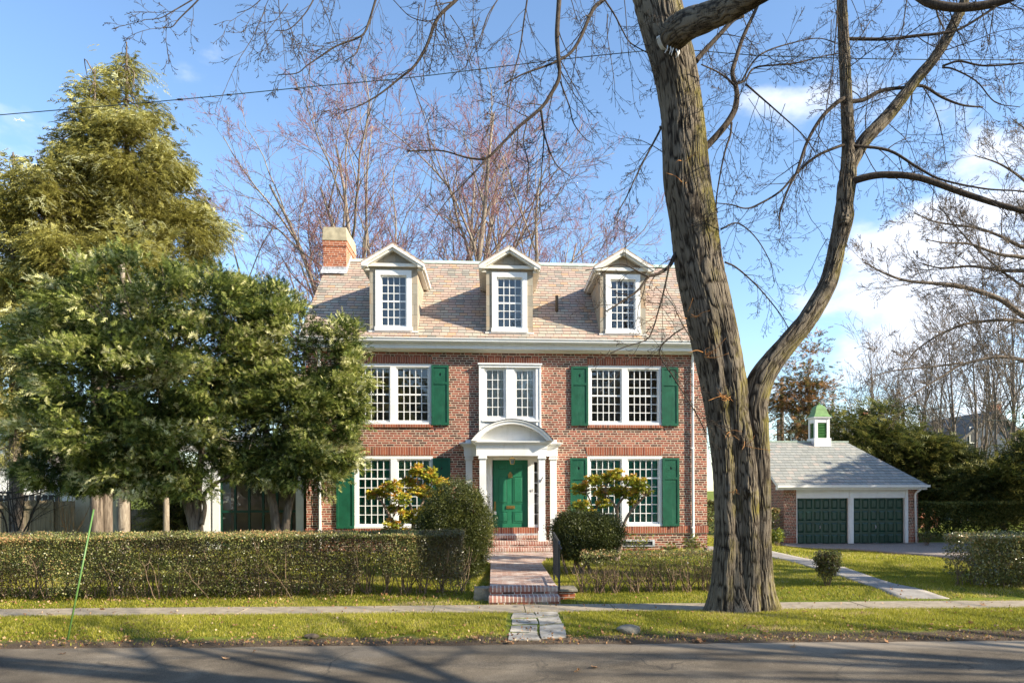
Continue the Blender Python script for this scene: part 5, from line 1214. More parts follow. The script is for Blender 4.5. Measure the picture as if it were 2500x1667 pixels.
Ya = 16.6
blA = [px_blob(330, 760, 190, 120, Ya), px_blob(480, 740, 130, 90, Ya), px_blob(180, 870, 130, 120, Ya+.4), px_blob(300, 930, 190, 130, Ya-.3), px_blob(470, 900, 150, 130, Ya), px_blob(150, 1050, 110, 120, Ya+.2), px_blob(280, 1065, 150, 100, Ya-.4), px_blob(430, 1060, 140, 110, Ya-.2), px_blob(465, 1165, 65, 50, Ya-.5), px_blob(320, 1168, 95, 42, Ya-.4), px_blob(200, 1150, 90, 50, Ya-.2), px_blob(110, 1130, 60, 60, Ya), px_blob(560, 1110, 60, 60, Ya), px_blob(140, 1130, 80, 60, Ya), px_blob(380, 1125, 100, 50, Ya-.2)]
b0 = PY(480, 1340, Ya)
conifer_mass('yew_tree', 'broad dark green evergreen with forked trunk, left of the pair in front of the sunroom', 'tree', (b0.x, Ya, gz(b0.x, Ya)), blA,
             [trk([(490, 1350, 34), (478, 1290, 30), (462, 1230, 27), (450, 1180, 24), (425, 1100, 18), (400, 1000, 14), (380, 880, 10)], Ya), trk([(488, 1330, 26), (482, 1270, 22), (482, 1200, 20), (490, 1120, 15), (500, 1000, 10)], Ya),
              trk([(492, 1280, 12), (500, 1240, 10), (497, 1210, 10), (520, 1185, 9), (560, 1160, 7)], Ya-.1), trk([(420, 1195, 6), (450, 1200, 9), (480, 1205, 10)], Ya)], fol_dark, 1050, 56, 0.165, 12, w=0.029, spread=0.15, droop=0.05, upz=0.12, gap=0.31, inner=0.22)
Yb = 17.2
blB = [px_blob(630, 745, 90, 60, Yb+.3), px_blob(560, 765, 80, 80, Yb+.5), px_blob(680, 830, 95, 90, Yb), px_blob(775, 890, 80, 95, Yb), px_blob(600, 900, 100, 110, Yb+.2), px_blob(800, 985, 72, 95, Yb-.1), px_blob(715, 1000, 105, 100, Yb-.3), px_blob(600, 1050, 95, 80, Yb), px_blob(790, 1090, 85, 75, Yb-.2), px_blob(680, 1120, 105, 62, Yb-.5), px_blob(765, 1165, 70, 45, Yb-.3), px_blob(835, 830, 38, 55, Yb), px_blob(600, 1135, 55, 35, Yb), px_blob(850, 950, 45, 100, Yb), px_blob(560, 1000, 80, 120, Yb+.3), px_blob(740, 1110, 90, 70, Yb-.6)]
b1 = PY(690, 1340, Yb)
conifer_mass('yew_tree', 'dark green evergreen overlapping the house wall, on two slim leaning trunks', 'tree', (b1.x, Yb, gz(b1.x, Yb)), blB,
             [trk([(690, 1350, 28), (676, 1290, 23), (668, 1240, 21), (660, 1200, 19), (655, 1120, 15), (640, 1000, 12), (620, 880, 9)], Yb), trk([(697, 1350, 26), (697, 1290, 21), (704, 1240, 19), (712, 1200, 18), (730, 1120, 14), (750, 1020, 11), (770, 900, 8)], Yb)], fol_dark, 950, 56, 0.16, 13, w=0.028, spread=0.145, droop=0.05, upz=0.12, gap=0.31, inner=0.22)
# ------------------------------------------------------------------ hedges and shrubs
def hedge(name, label, xa, ya, xb, yb, depth, h, nleaf, nstem, seed, cat='hedge', group=None, mat=fol_priv, leaf=0.036, gap=0.25, stemh=0.3, top=0.0, see=0.55):
    """clipped hedge: front line from (xa,ya) to (xb,yb); thin below, dense on top"""
    rng = np.random.default_rng(seed); L = math.hypot(xb-xa, yb-ya); ux, uy = (xb-xa)/L, (yb-ya)/L; nx_, ny_ = -uy, ux
    cx_, cy_ = (xa+xb)/2, (ya+yb)/2; t = thing(name, (cx_, cy_, gz(cx_, cy_)), label, cat, group)
    s = rng.random(nleaf)*L; q = rng.random(nleaf); zz = rng.random(nleaf)**0.62
    # leaves live mostly near the faces, and in vertical tufts above each plant
    face = rng.random(nleaf); q = np.where(face < 0.42, np.abs(rng.normal(size=nleaf))*0.10, np.where(face < 0.55, 1-np.abs(rng.normal(size=nleaf))*0.08, q)); q = np.clip(q, -0.06, 1.06)
    zz = np.where(rng.random(nleaf) < 0.30, 1-np.abs(rng.normal(size=nleaf))*0.035, zz)
    tuft = lat_noise(s*2.6, zz*1.2+3, seed+2); keep = (zz > 0.72) | (tuft+0.5*zz > see+gap*rng.random(nleaf)); keep &= (zz > 0.10)
    s, q, zz = s[keep], q[keep], zz[keep]
    topn = 0.04*(lat_noise(s*3, q*2, seed+4)-0.5)+rng.normal(size=len(s))*0.012
    bulge = 0.06*(lat_noise(s*2, zz*3, seed+6)-0.5)
    X_ = xa+ux*s+nx_*(q*depth+bulge); Y_ = ya+uy*s+ny_*(q*depth+bulge); Z_ = GZ(X_, Y_)+zz*(h+topn)+top*0
    V, Q = leaves(rng, np.stack([X_, Y_, Z_], -1), leaf, asp=0.6)
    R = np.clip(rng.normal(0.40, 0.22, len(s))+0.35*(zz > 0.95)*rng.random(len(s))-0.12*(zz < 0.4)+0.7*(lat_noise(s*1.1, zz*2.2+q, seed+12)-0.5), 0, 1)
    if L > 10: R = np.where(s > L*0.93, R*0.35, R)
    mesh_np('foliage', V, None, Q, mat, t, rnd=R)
    lines = []
    for k in range(nstem):
        s0 = L*(k+rng.random())/nstem; s0 = round(s0/0.33)*0.33+rng.normal()*0.05; q0 = 0.5+rng.normal()*0.15
        p = np.array([xa+ux*s0+nx_*q0*depth, ya+uy*s0+ny_*q0*depth, 0]); p[2] = gz(p[0], p[1])-0.03; hh = h*rng.uniform(0.6, 1.0)
        pts = [p]; d = nrm(np.array([rng.normal()*0.28, rng.normal()*0.25, 1.0]))
        for _ in range(6): d = nrm(d+rng.normal(size=3)*0.16+np.array([0, 0, 0.05])); pts.append(pts[-1]+d*hh/6)
        lines.append((np.array(pts), np.linspace(rng.uniform(0.006, 0.013), 0.003, 7), 4))
        for j in range(3):
            i = rng.integers(2, 6); d2 = nrm(np.array([rng.normal(), rng.normal()*0.7, 0.7])); lines.append((np.array([pts[i], pts[i]+d2*0.10, pts[i]+d2*0.16+[0, 0, 0.10]]), np.array([0.005, 0.004, 0.002]), 3))
    tube_obj('stem', lines, bark_stem, t, smooth=False); return t
bark_stem = simple('privet stems', (0.20, 0.14, 0.09), 0.85, 0.15, 0.35, 30)
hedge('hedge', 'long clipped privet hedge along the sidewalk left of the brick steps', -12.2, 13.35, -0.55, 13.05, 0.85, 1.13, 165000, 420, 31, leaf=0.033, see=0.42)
hedge('hedge', 'thin half bare privet hedge between the iron railing and the big maple', 1.62, 13.1, 4.75, 13.05, 0.42, 0.74, 9500, 170, 32, gap=0.55, see=0.70, leaf=0.032)
hedge('hedge', 'dense glossy green hedge at the right edge beside the side path', 9.05, 12.95, 13.2, 12.75, 1.1, 0.98, 62000, 150, 33, mat=fol_gloss, see=0.25, gap=0.2, leaf=0.042)
hp = PG(2020, 1430)
def bush_blob(name, label, base, blobs, n, mat, leaf, seed, stems=(), cat='bush', stem_m=None, rmin=0.86, inner=0.5, group=None, aspect=0.5, clump=0.0, tone=0.45, lift=0.0):
    rng = np.random.default_rng(seed); t = thing(name, base, label, cat, group)
    P, Nn, _ = blobs_sample(rng, blobs, n, rmin)
    if clump:
        k = np.random.default_rng(seed+1).integers(0, n, n//40); cc = P[k]; j = rng.integers(0, len(k), n); P = cc[j]+rng.normal(size=(n, 3))*clump*np.array([1, 1, 0.55]); Nn = Nn[k][j]
    else: P = P+rng.normal(size=P.shape)*0.014+Nn*((lat_noise(P[:, 0]*5+50, P[:, 2]*5+P[:, 1]*3+50, seed+9)-0.5)*0.13)[:, None]
    d = Nn*0.7+np.array([0, 0, lift]); V, Q = leaves(rng, P, leaf, d, aspect); nz = lat_noise(P[:, 0]*6+50, P[:, 2]*6+50, seed+3)
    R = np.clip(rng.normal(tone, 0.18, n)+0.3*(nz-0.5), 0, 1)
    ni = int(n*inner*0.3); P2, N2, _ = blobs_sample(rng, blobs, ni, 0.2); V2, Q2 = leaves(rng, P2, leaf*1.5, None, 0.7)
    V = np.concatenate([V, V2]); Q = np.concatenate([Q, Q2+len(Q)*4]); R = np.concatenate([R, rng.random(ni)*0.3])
    gzb = GZ(V[:, 0], V[:, 1]); V[:, 2] = np.maximum(V[:, 2], gzb+0.01)
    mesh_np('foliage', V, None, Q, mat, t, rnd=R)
    if len(stems): tube_obj('stem', [(*smooth_poly([p[:3] for p in s], [p[3] for p in s]), 8) for s in stems], stem_m or bark_con, t)
    return t
# square topped little bush by the side path
bl = [(np.array([hp.x, hp.y, hp.z+0.50]), (0.27, 0.24, 0.20)), (np.array([hp.x, hp.y, hp.z+0.36]), (0.22, 0.2, 0.22)), (np.array([hp.x-.1, hp.y, hp.z+0.56]), (0.16, 0.15, 0.12)), (np.array([hp.x+.12, hp.y, hp.z+0.56]), (0.15, 0.15, 0.12))]
st = []
for k in range(12):
    a = k*0.55; st.append([(hp.x+.03*math.cos(a), hp.y+.03*math.sin(a), hp.z-0.03, .008), (hp.x+.10*math.cos(a), hp.y+.10*math.sin(a), hp.z+0.22, .006), (hp.x+.2*math.cos(a), hp.y+.2*math.sin(a), hp.z+0.5, .003)])
bush_blob('shrub', 'small square topped privet bush standing alone in the right lawn beside the path', tuple(hp), bl, 3300, fol_priv, 0.036, 41, st, inner=1.2, rmin=0.6, stem_m=bark_stem)
# clipped yews by the walk
Yw = 16.0
def WB(u, v, ru, rv, Y, ry=None): return px_blob(u, v, ru, rv, Y, ry)
y1 = PY(1120, 1380, 15.6)
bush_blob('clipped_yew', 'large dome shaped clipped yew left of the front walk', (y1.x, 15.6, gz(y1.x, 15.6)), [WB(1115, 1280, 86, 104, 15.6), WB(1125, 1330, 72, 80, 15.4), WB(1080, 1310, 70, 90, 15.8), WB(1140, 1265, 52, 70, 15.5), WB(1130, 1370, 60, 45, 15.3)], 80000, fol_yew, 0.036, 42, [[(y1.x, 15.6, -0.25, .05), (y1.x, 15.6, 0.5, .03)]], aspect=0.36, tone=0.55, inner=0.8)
y2 = PY(1400, 1380, 15.6)
stm = []
for k, (du, dv) in enumerate([(-30, -60), (10, -70), (45, -55), (-10, -80), (30, -90)]):
    a = PY(1385+k*14, 1395, 15.6); b = PY(1400+du, 1380+dv*0.5, 15.6); c = PY(1400+du*1.6, 1380+dv*1.3, 15.6); stm.append([(a.x, a.y, gz(a.x, a.y)-.02, .035), (b.x, b.y, b.z, .025), (c.x, c.y, c.z, .012)])
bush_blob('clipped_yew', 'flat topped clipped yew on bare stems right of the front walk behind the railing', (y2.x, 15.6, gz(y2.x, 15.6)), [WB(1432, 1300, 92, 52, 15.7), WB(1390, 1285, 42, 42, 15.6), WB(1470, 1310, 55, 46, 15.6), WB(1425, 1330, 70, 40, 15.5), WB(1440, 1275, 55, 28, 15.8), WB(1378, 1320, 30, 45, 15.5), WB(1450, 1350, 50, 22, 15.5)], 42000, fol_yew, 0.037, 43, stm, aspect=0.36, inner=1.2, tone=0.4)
# pieris with yellow and orange leaf rosettes
def pieris(name, label, base, tips, trunkset, seed, n_per=46, tone=0.6):
    rng = np.random.default_rng(seed); t = thing(name, base, label, 'shrub')
    P = []; D = []; R = []
    for tp_ in tips:
        c = np.array(tp_[:3]); r = tp_[3]
        for _ in range(int(tp_[4]*3.4)):
            o = rvec(rng)*r*rng.uniform(0.3, 1.0)*np.array([1, 1, 0.75]); cc = c+o; m_ = rng.integers(16, 24); az = rng.uniform(0, 2*np.pi, m_)
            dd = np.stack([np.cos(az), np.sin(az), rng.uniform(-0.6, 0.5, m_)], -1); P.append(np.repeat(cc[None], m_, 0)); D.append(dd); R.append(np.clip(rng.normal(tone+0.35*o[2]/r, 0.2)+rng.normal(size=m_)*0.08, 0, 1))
    P = np.concatenate(P); D = np.concatenate(D); R = np.concatenate(R); Vv, Q = leaves(rng, P, 0.085, D*2.2, 0.36)
    mesh_np('foliage', Vv, None, Q, fol_pier, t, rnd=R)
    lines = [(*smooth_poly([p[:3] for p in s], [p[3] for p in s]), 8) for s in trunkset]
    allp = np.concatenate([l[0] for l in lines])
    for tp_ in tips:
        c = np.array(tp_[:3]); s = allp[np.argmin(np.linalg.norm(allp-c+np.array([0, 0, 0.15]), axis=1))]
        for _ in range(3): e = c+rvec(rng)*tp_[3]*0.6; lines.append((*smooth_poly([s, (s+e)/2+rng.normal(size=3)*0.04, e], [0.012, 0.008, 0.004], 6), 5))
    tube_obj('stem', lines, bark_pier, t); return t
bark_pier = barkm('pieris bark', ((0.10, 0.07, 0.05), (0.26, 0.18, 0.13), (0.40, 0.31, 0.24)), 1.6, strength=0.4)
Yp = 18.6
def tips(L, Y): return [(*PY(u, v, Y+random.uniform(-.3, .3)), r*Y/F, n) for u, v, r, n in L]
b2 = PY(1470, 1390, 17.0)
TRK = [[(1497, 1396, 17), (1505, 1360, 14), (1514, 1310, 10), (1509, 1270, 8), (1508, 1235, 7), (1530, 1205, 5)], [(1500, 1396, 15), (1515, 1330, 10), (1520, 1290, 8), (1535, 1255, 7), (1560, 1225, 6), (1590, 1195, 4)], [(1508, 1250, 6), (1495, 1225, 6), (1470, 1205, 4)], [(1455, 1300, 5), (1450, 1260, 5), (1440, 1220, 4), (1430, 1200, 3)], [(1500, 1380, 8), (1470, 1320, 6), (1455, 1260, 5), (1462, 1220, 3)]]
pieris('pieris_shrub', 'leggy shrub with yellow and orange leaf tufts before the right ground floor window', (b2.x, 17.6, gz(b2.x, 17.6)),
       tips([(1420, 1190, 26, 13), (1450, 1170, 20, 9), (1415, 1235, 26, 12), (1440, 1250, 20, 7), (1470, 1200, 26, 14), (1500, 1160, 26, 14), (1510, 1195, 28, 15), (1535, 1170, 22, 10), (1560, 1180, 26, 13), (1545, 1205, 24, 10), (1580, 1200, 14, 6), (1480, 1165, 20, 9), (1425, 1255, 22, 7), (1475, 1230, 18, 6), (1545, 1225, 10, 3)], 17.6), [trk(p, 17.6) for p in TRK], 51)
b3 = PY(960, 1380, 18.2)
TRK3 = [[(985, 1400, 14), (975, 1340, 10), (960, 1280, 8), (935, 1230, 6), (920, 1215, 4)], [(990, 1400, 14), (1005, 1320, 9), (1008, 1260, 7), (1000, 1220, 5), (1020, 1180, 4)], [(1005, 1300, 6), (1030, 1230, 5), (1055, 1180, 4)], [(960, 1260, 5), (985, 1210, 4), (1000, 1190, 3)]]
pieris('pieris_shrub', 'bright yellow leaved shrub before the left ground floor window', (b3.x, 18.2, gz(b3.x, 18.2)),
       tips([(1020, 1150, 22, 13), (1050, 1160, 26, 17), (1080, 1180, 20, 12), (1000, 1180, 24, 14), (960, 1185, 24, 14), (935, 1200, 22, 10), (910, 1205, 20, 10), (980, 1215, 26, 14), (1030, 1200, 30, 16), (1060, 1210, 26, 10), (965, 1240, 22, 10), (1000, 1260, 30, 14), (960, 1280, 26, 10), (990, 1310, 36, 16), (945, 1300, 20, 8), (1040, 1250, 30, 12), (1020, 1330, 40, 16)], 18.2), [trk(p, 18.2) for p in TRK3], 52, tone=0.62)
# small plants
def leafy(name, label, cat, x, y, n, r, h, size, mat, seed, asp=0.35, tone=0.5, stems=6):
    rng = np.random.default_rng(seed); g0 = gz(x, y); t = thing(name, (x, y, g0), label, cat)
    P = []; D = []; lines = []
    for k in range(stems):
        a = rng.uniform(0, 6.28); e = np.array([x+r*rng.uniform(.2, .9)*math.cos(a), y+r*0.7*rng.uniform(.2, .9)*math.sin(a), g0+h*rng.uniform(.6, 1)]); s = np.array([x+rng.normal()*.04, y+rng.normal()*.04, g0-.02])
        Pp, Rr = smooth_poly([s, (s+e)/2+[0, 0, .04], e], [.010, .007, .004], 8); lines.append((Pp, Rr, 5))
        m_ = n//stems; i = rng.integers(3, 8, m_); P.append(Pp[i]+rng.normal(size=(m_, 3))*0.04); az = rng.uniform(0, 6.28, m_); D.append(np.stack([np.cos(az), np.sin(az), rng.uniform(-.4, .5, m_)], -1)*2)
    V, Q = leaves(rng, np.concatenate(P), size, np.concatenate(D), asp); mesh_np('foliage', V, None, Q, mat, t, rnd=np.clip(rng.normal(tone, .2, len(Q)), 0, 1)); tube_obj('stem', lines, bark_pier, t); return t
for u, v, lab, n, r, h, sz, m_, tn in [(1690, 1350, 'low broad leaved green plant at the right base of the house wall', 150, 0.5, 0.45, 0.13, fol_yew, 0.9), (1560, 1365, 'sparse pale yellow green shrub under the basement window', 260, 0.55, 0.75, 0.07, fol_pier, 0.35), (1625, 1355, 'short dark rhododendron left of the broad leaved plant', 90, 0.35, 0.28, 0.12, fol_yew, 0.8),
                                       (1898, 1334, 'yellow green bush against the left brick pier of the garage', 700, 0.55, 0.75, 0.10, fol_pier, 0.3), (2262, 1335, 'dark small bush right of the garage downspout', 260, 0.5, 0.7, 0.10, fol_ever, 0.5)]:
    q = PG(u, v); leafy('shrub', lab, 'shrub', q.x, q.y, n, r, h, sz, m_, int(u), tone=tn, stems=9)

# ------------------------------------------------------------------ left background: fences, neighbour garage, pier, bare bush
def fence(name, label, x0, x1, Y, top, bot=-0.3, boards=None):
    t = thing(name, ((x0+x1)/2, Y, bot), label, 'fence'); m = MB(); x = x0
    while x < x1:
        w_ = min(0.14, x1-x); dz = random.uniform(-0.02, 0.02); m.prism([(x+0.004, bot), (x+w_-0.004, bot), (x+w_-0.004, top+dz-0.03), (x+w_-0.03, top+dz), (x+0.03, top+dz), (x+0.004, top+dz-0.03)], 'y', Y+random.uniform(-.004, .004), Y+0.022); x += w_
    m.build('boards', fence_m, t)
    for z in (bot+0.35, top-0.25): MB().box(x0, x1, Y-0.045, Y-0.006, z, z+0.09).build('rail', fence_m, t)
    for k in range(int((x1-x0)/2.3)+2):
        xx = x0+k*2.3
        if xx <= x1: MB().box(xx, xx+0.1, Y-0.09, Y-0.046, bot, top+0.02).build('post', fence_m, t)
    return t
fl_ = PY(-60, 1222, 24); fr_ = PY(183, 1222, 24)
fence('wooden_fence', 'weathered board fence at the far left in front of the white outbuilding', fl_.x, fr_.x, 24, fl_.z)
f2l, f2r = PY(270, 1243, 28), PY(415, 1243, 28)
fence('wooden_fence', 'weathered board fence seen between the conifer trunks', f2l.x, f2r.x, 28, f2l.z)
ob_ = thing('outbuilding', (PY(60, 1300, 27).x, 27, -0.2), 'white outbuilding with a strip of small windows behind the left fence', 'building')
xa_, xb_ = PY(-120, 1200, 27).x, PY(170, 1200, 27).x; ztp = PY(0, 1150, 27).z
wm = MB().box(xa_, xb_, 27, 31, -0.3, ztp); wm.prism([(xa_, ztp), (xb_, ztp), ((xa_+xb_)/2-0.6, ztp+1.7)], 'y', 27.0, 31); wm.build('wall', white, ob_)
m = MB(); cxr = (xa_+xb_)/2-0.6
for s, xe in ((-1, xa_-0.3), (1, xb_+0.3)):
    m.add([(xe, 26.8, ztp-0.2), (cxr, 26.8, ztp+1.8), (cxr, 31.2, ztp+1.8), (xe, 31.2, ztp-0.2), (xe, 26.8, ztp-0.3), (cxr, 26.8, ztp+1.68)], [(0, 1, 2, 3), (0, 4, 5, 1)])
m.build('roof', asph_roof, ob_)
wl = MB(); wz = PY(0, 1212, 27).z; xw0, xw1 = PY(-20, 1200, 27).x, PY(150, 1200, 27).x
wl.box(xw0, xw1, 26.96, 26.999, wz-0.35, wz+0.16); wn_ = wl.build('window_strip', cream, ob_)
m = MB()
for k in range(11): xx = xw0+(xw1-xw0)*(k+0.14)/11; m.box(xx, xx+(xw1-xw0)/11*0.72, 26.94, 26.959, wz-0.3, wz+0.06)
m.build('pane', iron, wn_)
gp_ = thing('gate_pier', (PY(206, 1300, 24.6).x, 24.6, -0.2), 'cream stucco pier with tiled cap left of the conifer trunks', 'pier')
x0_, x1_ = PY(182, 1300, 24.6).x, PY(231, 1300, 24.6).x; zt_ = PY(200, 1192, 24.6).z
MB().box(x0_, x1_, 24.6, 25.4, -0.3, zt_).build('shaft', stucco, gp_)
MB().add([(x0_-.12, 24.45, zt_), (x1_+.12, 24.45, zt_), (x1_+.12, 25.5, zt_+.0), (x0_-.12, 25.5, zt_), ((x0_+x1_)/2-.5, 24.9, zt_+.3), ((x0_+x1_)/2, 24.9, zt_+.3)], [(0, 1, 5, 4), (2, 3, 4, 5), (3, 2, 1, 0)], [(1, 2, 5), (3, 0, 4)]).build('cap', asph_roof, gp_)
gp2 = thing('gate_pier', (PY(277, 1300, 24.6).x, 24.6, -0.2), 'narrow cream stucco pier between the two conifer trunks', 'pier')
x0_, x1_ = PY(267, 1300, 24.6).x, PY(290, 1300, 24.6).x; zt_ = PY(200, 1208, 24.6).z
MB().box(x0_, x1_, 24.6, 25.3, -0.3, zt_).build('shaft', stucco, gp2); MB().box(x0_-.1, x1_+.1, 24.5, 25.4, zt_, zt_+.1).build('cap', asph_roof, gp2)
sb = thing('bare_shrub', (PY(40, 1320, 19).x, 19, -0.1), 'dark bare many stemmed shrub before the left fence', 'shrub')
rg = np.random.default_rng(8); out = []
for k in range(9):
    p = np.array(PY(36+rg.uniform(-14, 14), 1330, 19)); grow(rg, p, nrm(np.array([rg.normal()*0.5, rg.normal()*0.3, 1.0])), rg.uniform(1.4, 2.1), 0.025, 0, [(5, 0.6, 38, 0.12, 0.0, 7, 5), (4, 0.6, 40, 0.15, 0.02, 5, 4), (3, 0.5, 40, 0.15, 0.0, 3, 3)], out)
for pp in ([(-40, 1240), (0, 1222), (60, 1212), (120, 1196), (165, 1178)], [(-40, 1200), (20, 1202), (80, 1196), (150, 1185)]):
    P, R = tb(pp, 5, 2.5, 19); out.append((P, R, 5, 0)); twigs_on(rg, P, R, 0.15, (.3, .7), TW[1:], out)
emit(out, 'stem', simple('dark bare stems', (0.06, 0.05, 0.04), 0.8, 0.2, 0.2, 20), sb)
sb2 = thing('bare_shrub', (PY(165, 1320, 20).x, 20, -0.1), 'orange brown bare shrub before the left fence beside the cream pier', 'shrub')
out = []
for k in range(7):
    p = np.array(PY(168+rg.uniform(-10, 12), 1320, 20)); grow(rg, p, nrm(np.array([rg.normal()*0.22, rg.normal()*0.2, 1.0])), rg.uniform(0.8, 1.25), 0.014, 0, [(4, 0.5, 26, 0.08, 0.04, 5, 4), (2, 0.5, 30, 0.1, 0.02, 3, 3)], out)
emit(out, 'stem', simple('orange bare stems', (0.34, 0.20, 0.09), 0.8, 0.2, 0.2, 20), sb2)
e0 = PY(425, 1330, 24)
conifer_mass('evergreen_shrub', 'dark low conifer filling the gap left of the sunroom', 'shrub', (e0.x, 24, gz(e0.x, 24)), [px_blob(435, 1280, 40, 55, 24), px_blob(400, 1200, 60, 55, 25), px_blob(460, 1230, 40, 60, 24.5)], [trk([(435, 1340, 8), (435, 1270, 4)], 24)], fol_ever, 90, 24, 0.35, 71, w=0.05)

# garden stake, rock, bark lump
s0 = PG(165, 1561); s1 = PY(229, 1243, s0.y+0.3)
tag(tube_obj('garden_stake', [(np.array([tuple(s0), tuple(s1)]), np.array([0.013, 0.011]), 8)], stake_m), 'tall thin green stake leaning in the grass at the left by the road', 'stake')
def rock(name, label, c, sx, sy, sz, seed, mat, cat='rock', grp=None):
    rs = np.random.default_rng(seed); bm = bmesh.new(); bmesh.ops.create_icosphere(bm, subdivisions=3, radius=1)
    ax_ = rs.normal(size=(7, 3)); ax_ = nrm(ax_); lim = rs.uniform(0.62, 0.9, 7)
    for v in bm.verts:
        p = np.array(v.co)
        for a_, l_ in zip(ax_, lim):
            q = p@a_
            if q > l_: p = p-a_*(q-l_)*0.9
        p = p*(1+rs.normal()*0.015); v.co = Vector((c[0]+p[0]*sx, c[1]+p[1]*sy, c[2]+p[2]*sz))
    me = bpy.data.meshes.new(name); bm.to_mesh(me); bm.free(); me.materials.append(mat); o = bpy.data.objects.new(name, me); C.objects.link(o); return tag(o, label, cat, grp)
q = PG(1535, 1542); rock('rock', 'pale pointed rock lying on the verge left of the big maple', (q.x, q.y, q.z+0.02), 0.19, 0.13, 0.085, 3, rockm)
q = PG(760, 1557); rock('wood_lump', 'dark rotten lump of wood on the verge at the road edge', (q.x, q.y, q.z+0.02), 0.11, 0.06, 0.045, 5, pipe, 'wood')

# ------------------------------------------------------------------ bare trees behind the house
BG = [(7, 0.50, 32, 0.09, 0.03, 9, 7), (6, 0.55, 36, 0.12, 0.04, 7, 5), (6, 0.52, 38, 0.14, 0.05, 5, 4), (6, 0.5, 38, 0.16, 0.05, 4, 3), (4, 0.55, 36, 0.16, 0.06, 3, 3)]
def bare_tree(label, base, stems, seed, cfg=BG, mat=bark_pale, tipm=None, group=None, name='bare_tree', rmin_tip=0.006, simple_rng=None):
    rng = np.random.default_rng(seed); t = thing(name, base, label, 'tree', group); out = []
    for st_ in stems:
        (p, d, L, r) = st_; grow(rng, np.array(p, float), nrm(np.array(d, float)), L, r, 0, cfg, out)
    n = len(cfg)
    def thick(o, m_): return [(p, np.maximum(r, m_), k, lv) for p, r, k, lv in o]
    emit(thick([o for o in out if o[3] == 0], .03), 'trunk', mat, t); emit(thick([o for o in out if 1 <= o[3] <= 2], .010), 'branch', mat, t); emit(thick([o for o in out if o[3] >= 3], rmin_tip), 'twig', tipm or mat, t)
    return t, out
Yt = 34.0
def stemsat(L, Y): 
    r = []
    for u0, u1, v1, w_ in L:
        a = PY(u0, 1300, Y); a.z = gz(a.x, Y); b = PY(u1, v1, Y); r.append((tuple(a), tuple(b-a), (b-a).length*0.88, w_*0.5*Y/F*1.7))
    return r
pinkt = bark_red
labs = [('budding maple with reddish twigs behind the chimney', [(960, 740, 400, 17), (975, 820, 300, 18), (985, 900, 280, 15), (990, 650, 580, 12)], 101),
        ('pinkish budding maple behind the left and middle dormers', [(1090, 1020, 230, 20), (1095, 1110, 170, 22), (1105, 1190, 230, 18), (1080, 930, 300, 14)], 102),
        ('pinkish budding maple behind the middle dormer', [(1180, 1170, 200, 17), (1190, 1240, 330, 14), (1170, 1100, 300, 14)], 103),
        ('low spreading budding maple behind the right dormer', [(1290, 1330, 420, 14), (1300, 1430, 380, 14), (1330, 1520, 470, 14), (1340, 1560, 560, 10)], 104),
        ('thin pale tree left of the chimney', [(760, 620, 500, 9), (775, 690, 470, 9), (790, 745, 560, 8)], 105)]
for lab, L, sd_ in labs:
    st_ = stemsat(L, Yt+(sd_-102)*0.7); bare_tree(lab, st_[0][0], st_, sd_, tipm=pinkt, rmin_tip=0.0062)
# far stand of bare trees at the right; five prototypes, the rest are linked copies
protos = []
cfgF = [(7, 0.5, 24, 0.04, 0.03, 9, 6), (5, 0.6, 28, 0.09, 0.05, 6, 4), (5, 0.55, 32, 0.11, 0.04, 4, 3), (4, 0.5, 36, 0.14, 0.04, 3, 3)]
def copy_tree(o, parent=None):
    c = o.copy(); C.objects.link(c); c.parent = parent
    for ch_ in o.children: copy_tree(ch_, c)
    return c
bark_far = barkm('far bark', ((0.08, 0.062, 0.05), (0.155, 0.125, 0.10), (0.24, 0.195, 0.155)), 0.5, strength=0.2)
spots = [(2135, 800, 44, 'leftmost slim bare tree of the stand behind the garage'), (2180, 830, 52, 'second slim bare tree of the far stand from the left'), (2225, 770, 46, 'slim bare tree rising above the brick chimney of the far house'), (2285, 760, 50, 'slim bare tree in the middle of the far stand'), (2330, 740, 44, 'slim bare tree left of the grey house gable'),
         (2372, 700, 48, 'slim bare tree in front of the grey house gable'), (2405, 720, 54, 'slim bare tree over the ridge of the grey house'), (2440, 690, 45, 'slim bare tree just left of the far tall chimney'), (2478, 650, 50, 'slim bare tree behind the far tall chimney'), (2520, 640, 46, 'slim bare tree at the right edge of the picture'), (2095, 880, 58, 'faint small bare tree right of the rusty cedar'), (2255, 880, 60, 'faint far bare tree above the dark evergreens')]
for k, (u, v, Y, lab) in enumerate(spots):
    a = PY(u, 1250, Y); g0 = gz(a.x, Y); H = PY(u, v, Y).z-g0
    if k < 4:
        t, _ = bare_tree(lab, (a.x, Y, g0), [((a.x, Y, g0), (random.uniform(-.05, .05), 0, 1), H*0.8, 0.13), ((a.x+.3, Y, g0), (random.uniform(-.2, .25), 0, 1), H*0.7, 0.09)], 200+k, cfg=cfgF, mat=bark_far, group='slim bare trees of the far stand', rmin_tip=0.012); protos.append((t, H))
    else:
        p_t, pH = protos[k % 4]; t = copy_tree(p_t); t.location = (a.x, Y, g0); t.rotation_euler = (0, 0, k*1.3); t.scale = (H/pH,)*3; t['label'] = lab
for (u, v, Y, lab, sc) in [(1745, 900, 40, 'bare brown thicket tree between the house corner and the maple trunk', 0.6)]:
    p_t, pH = protos[1]; t = copy_tree(p_t); a = PY(u, 1250, Y); t.location = (a.x, Y, gz(a.x, Y)); t.scale = (0.75,)*3; t['label'] = lab
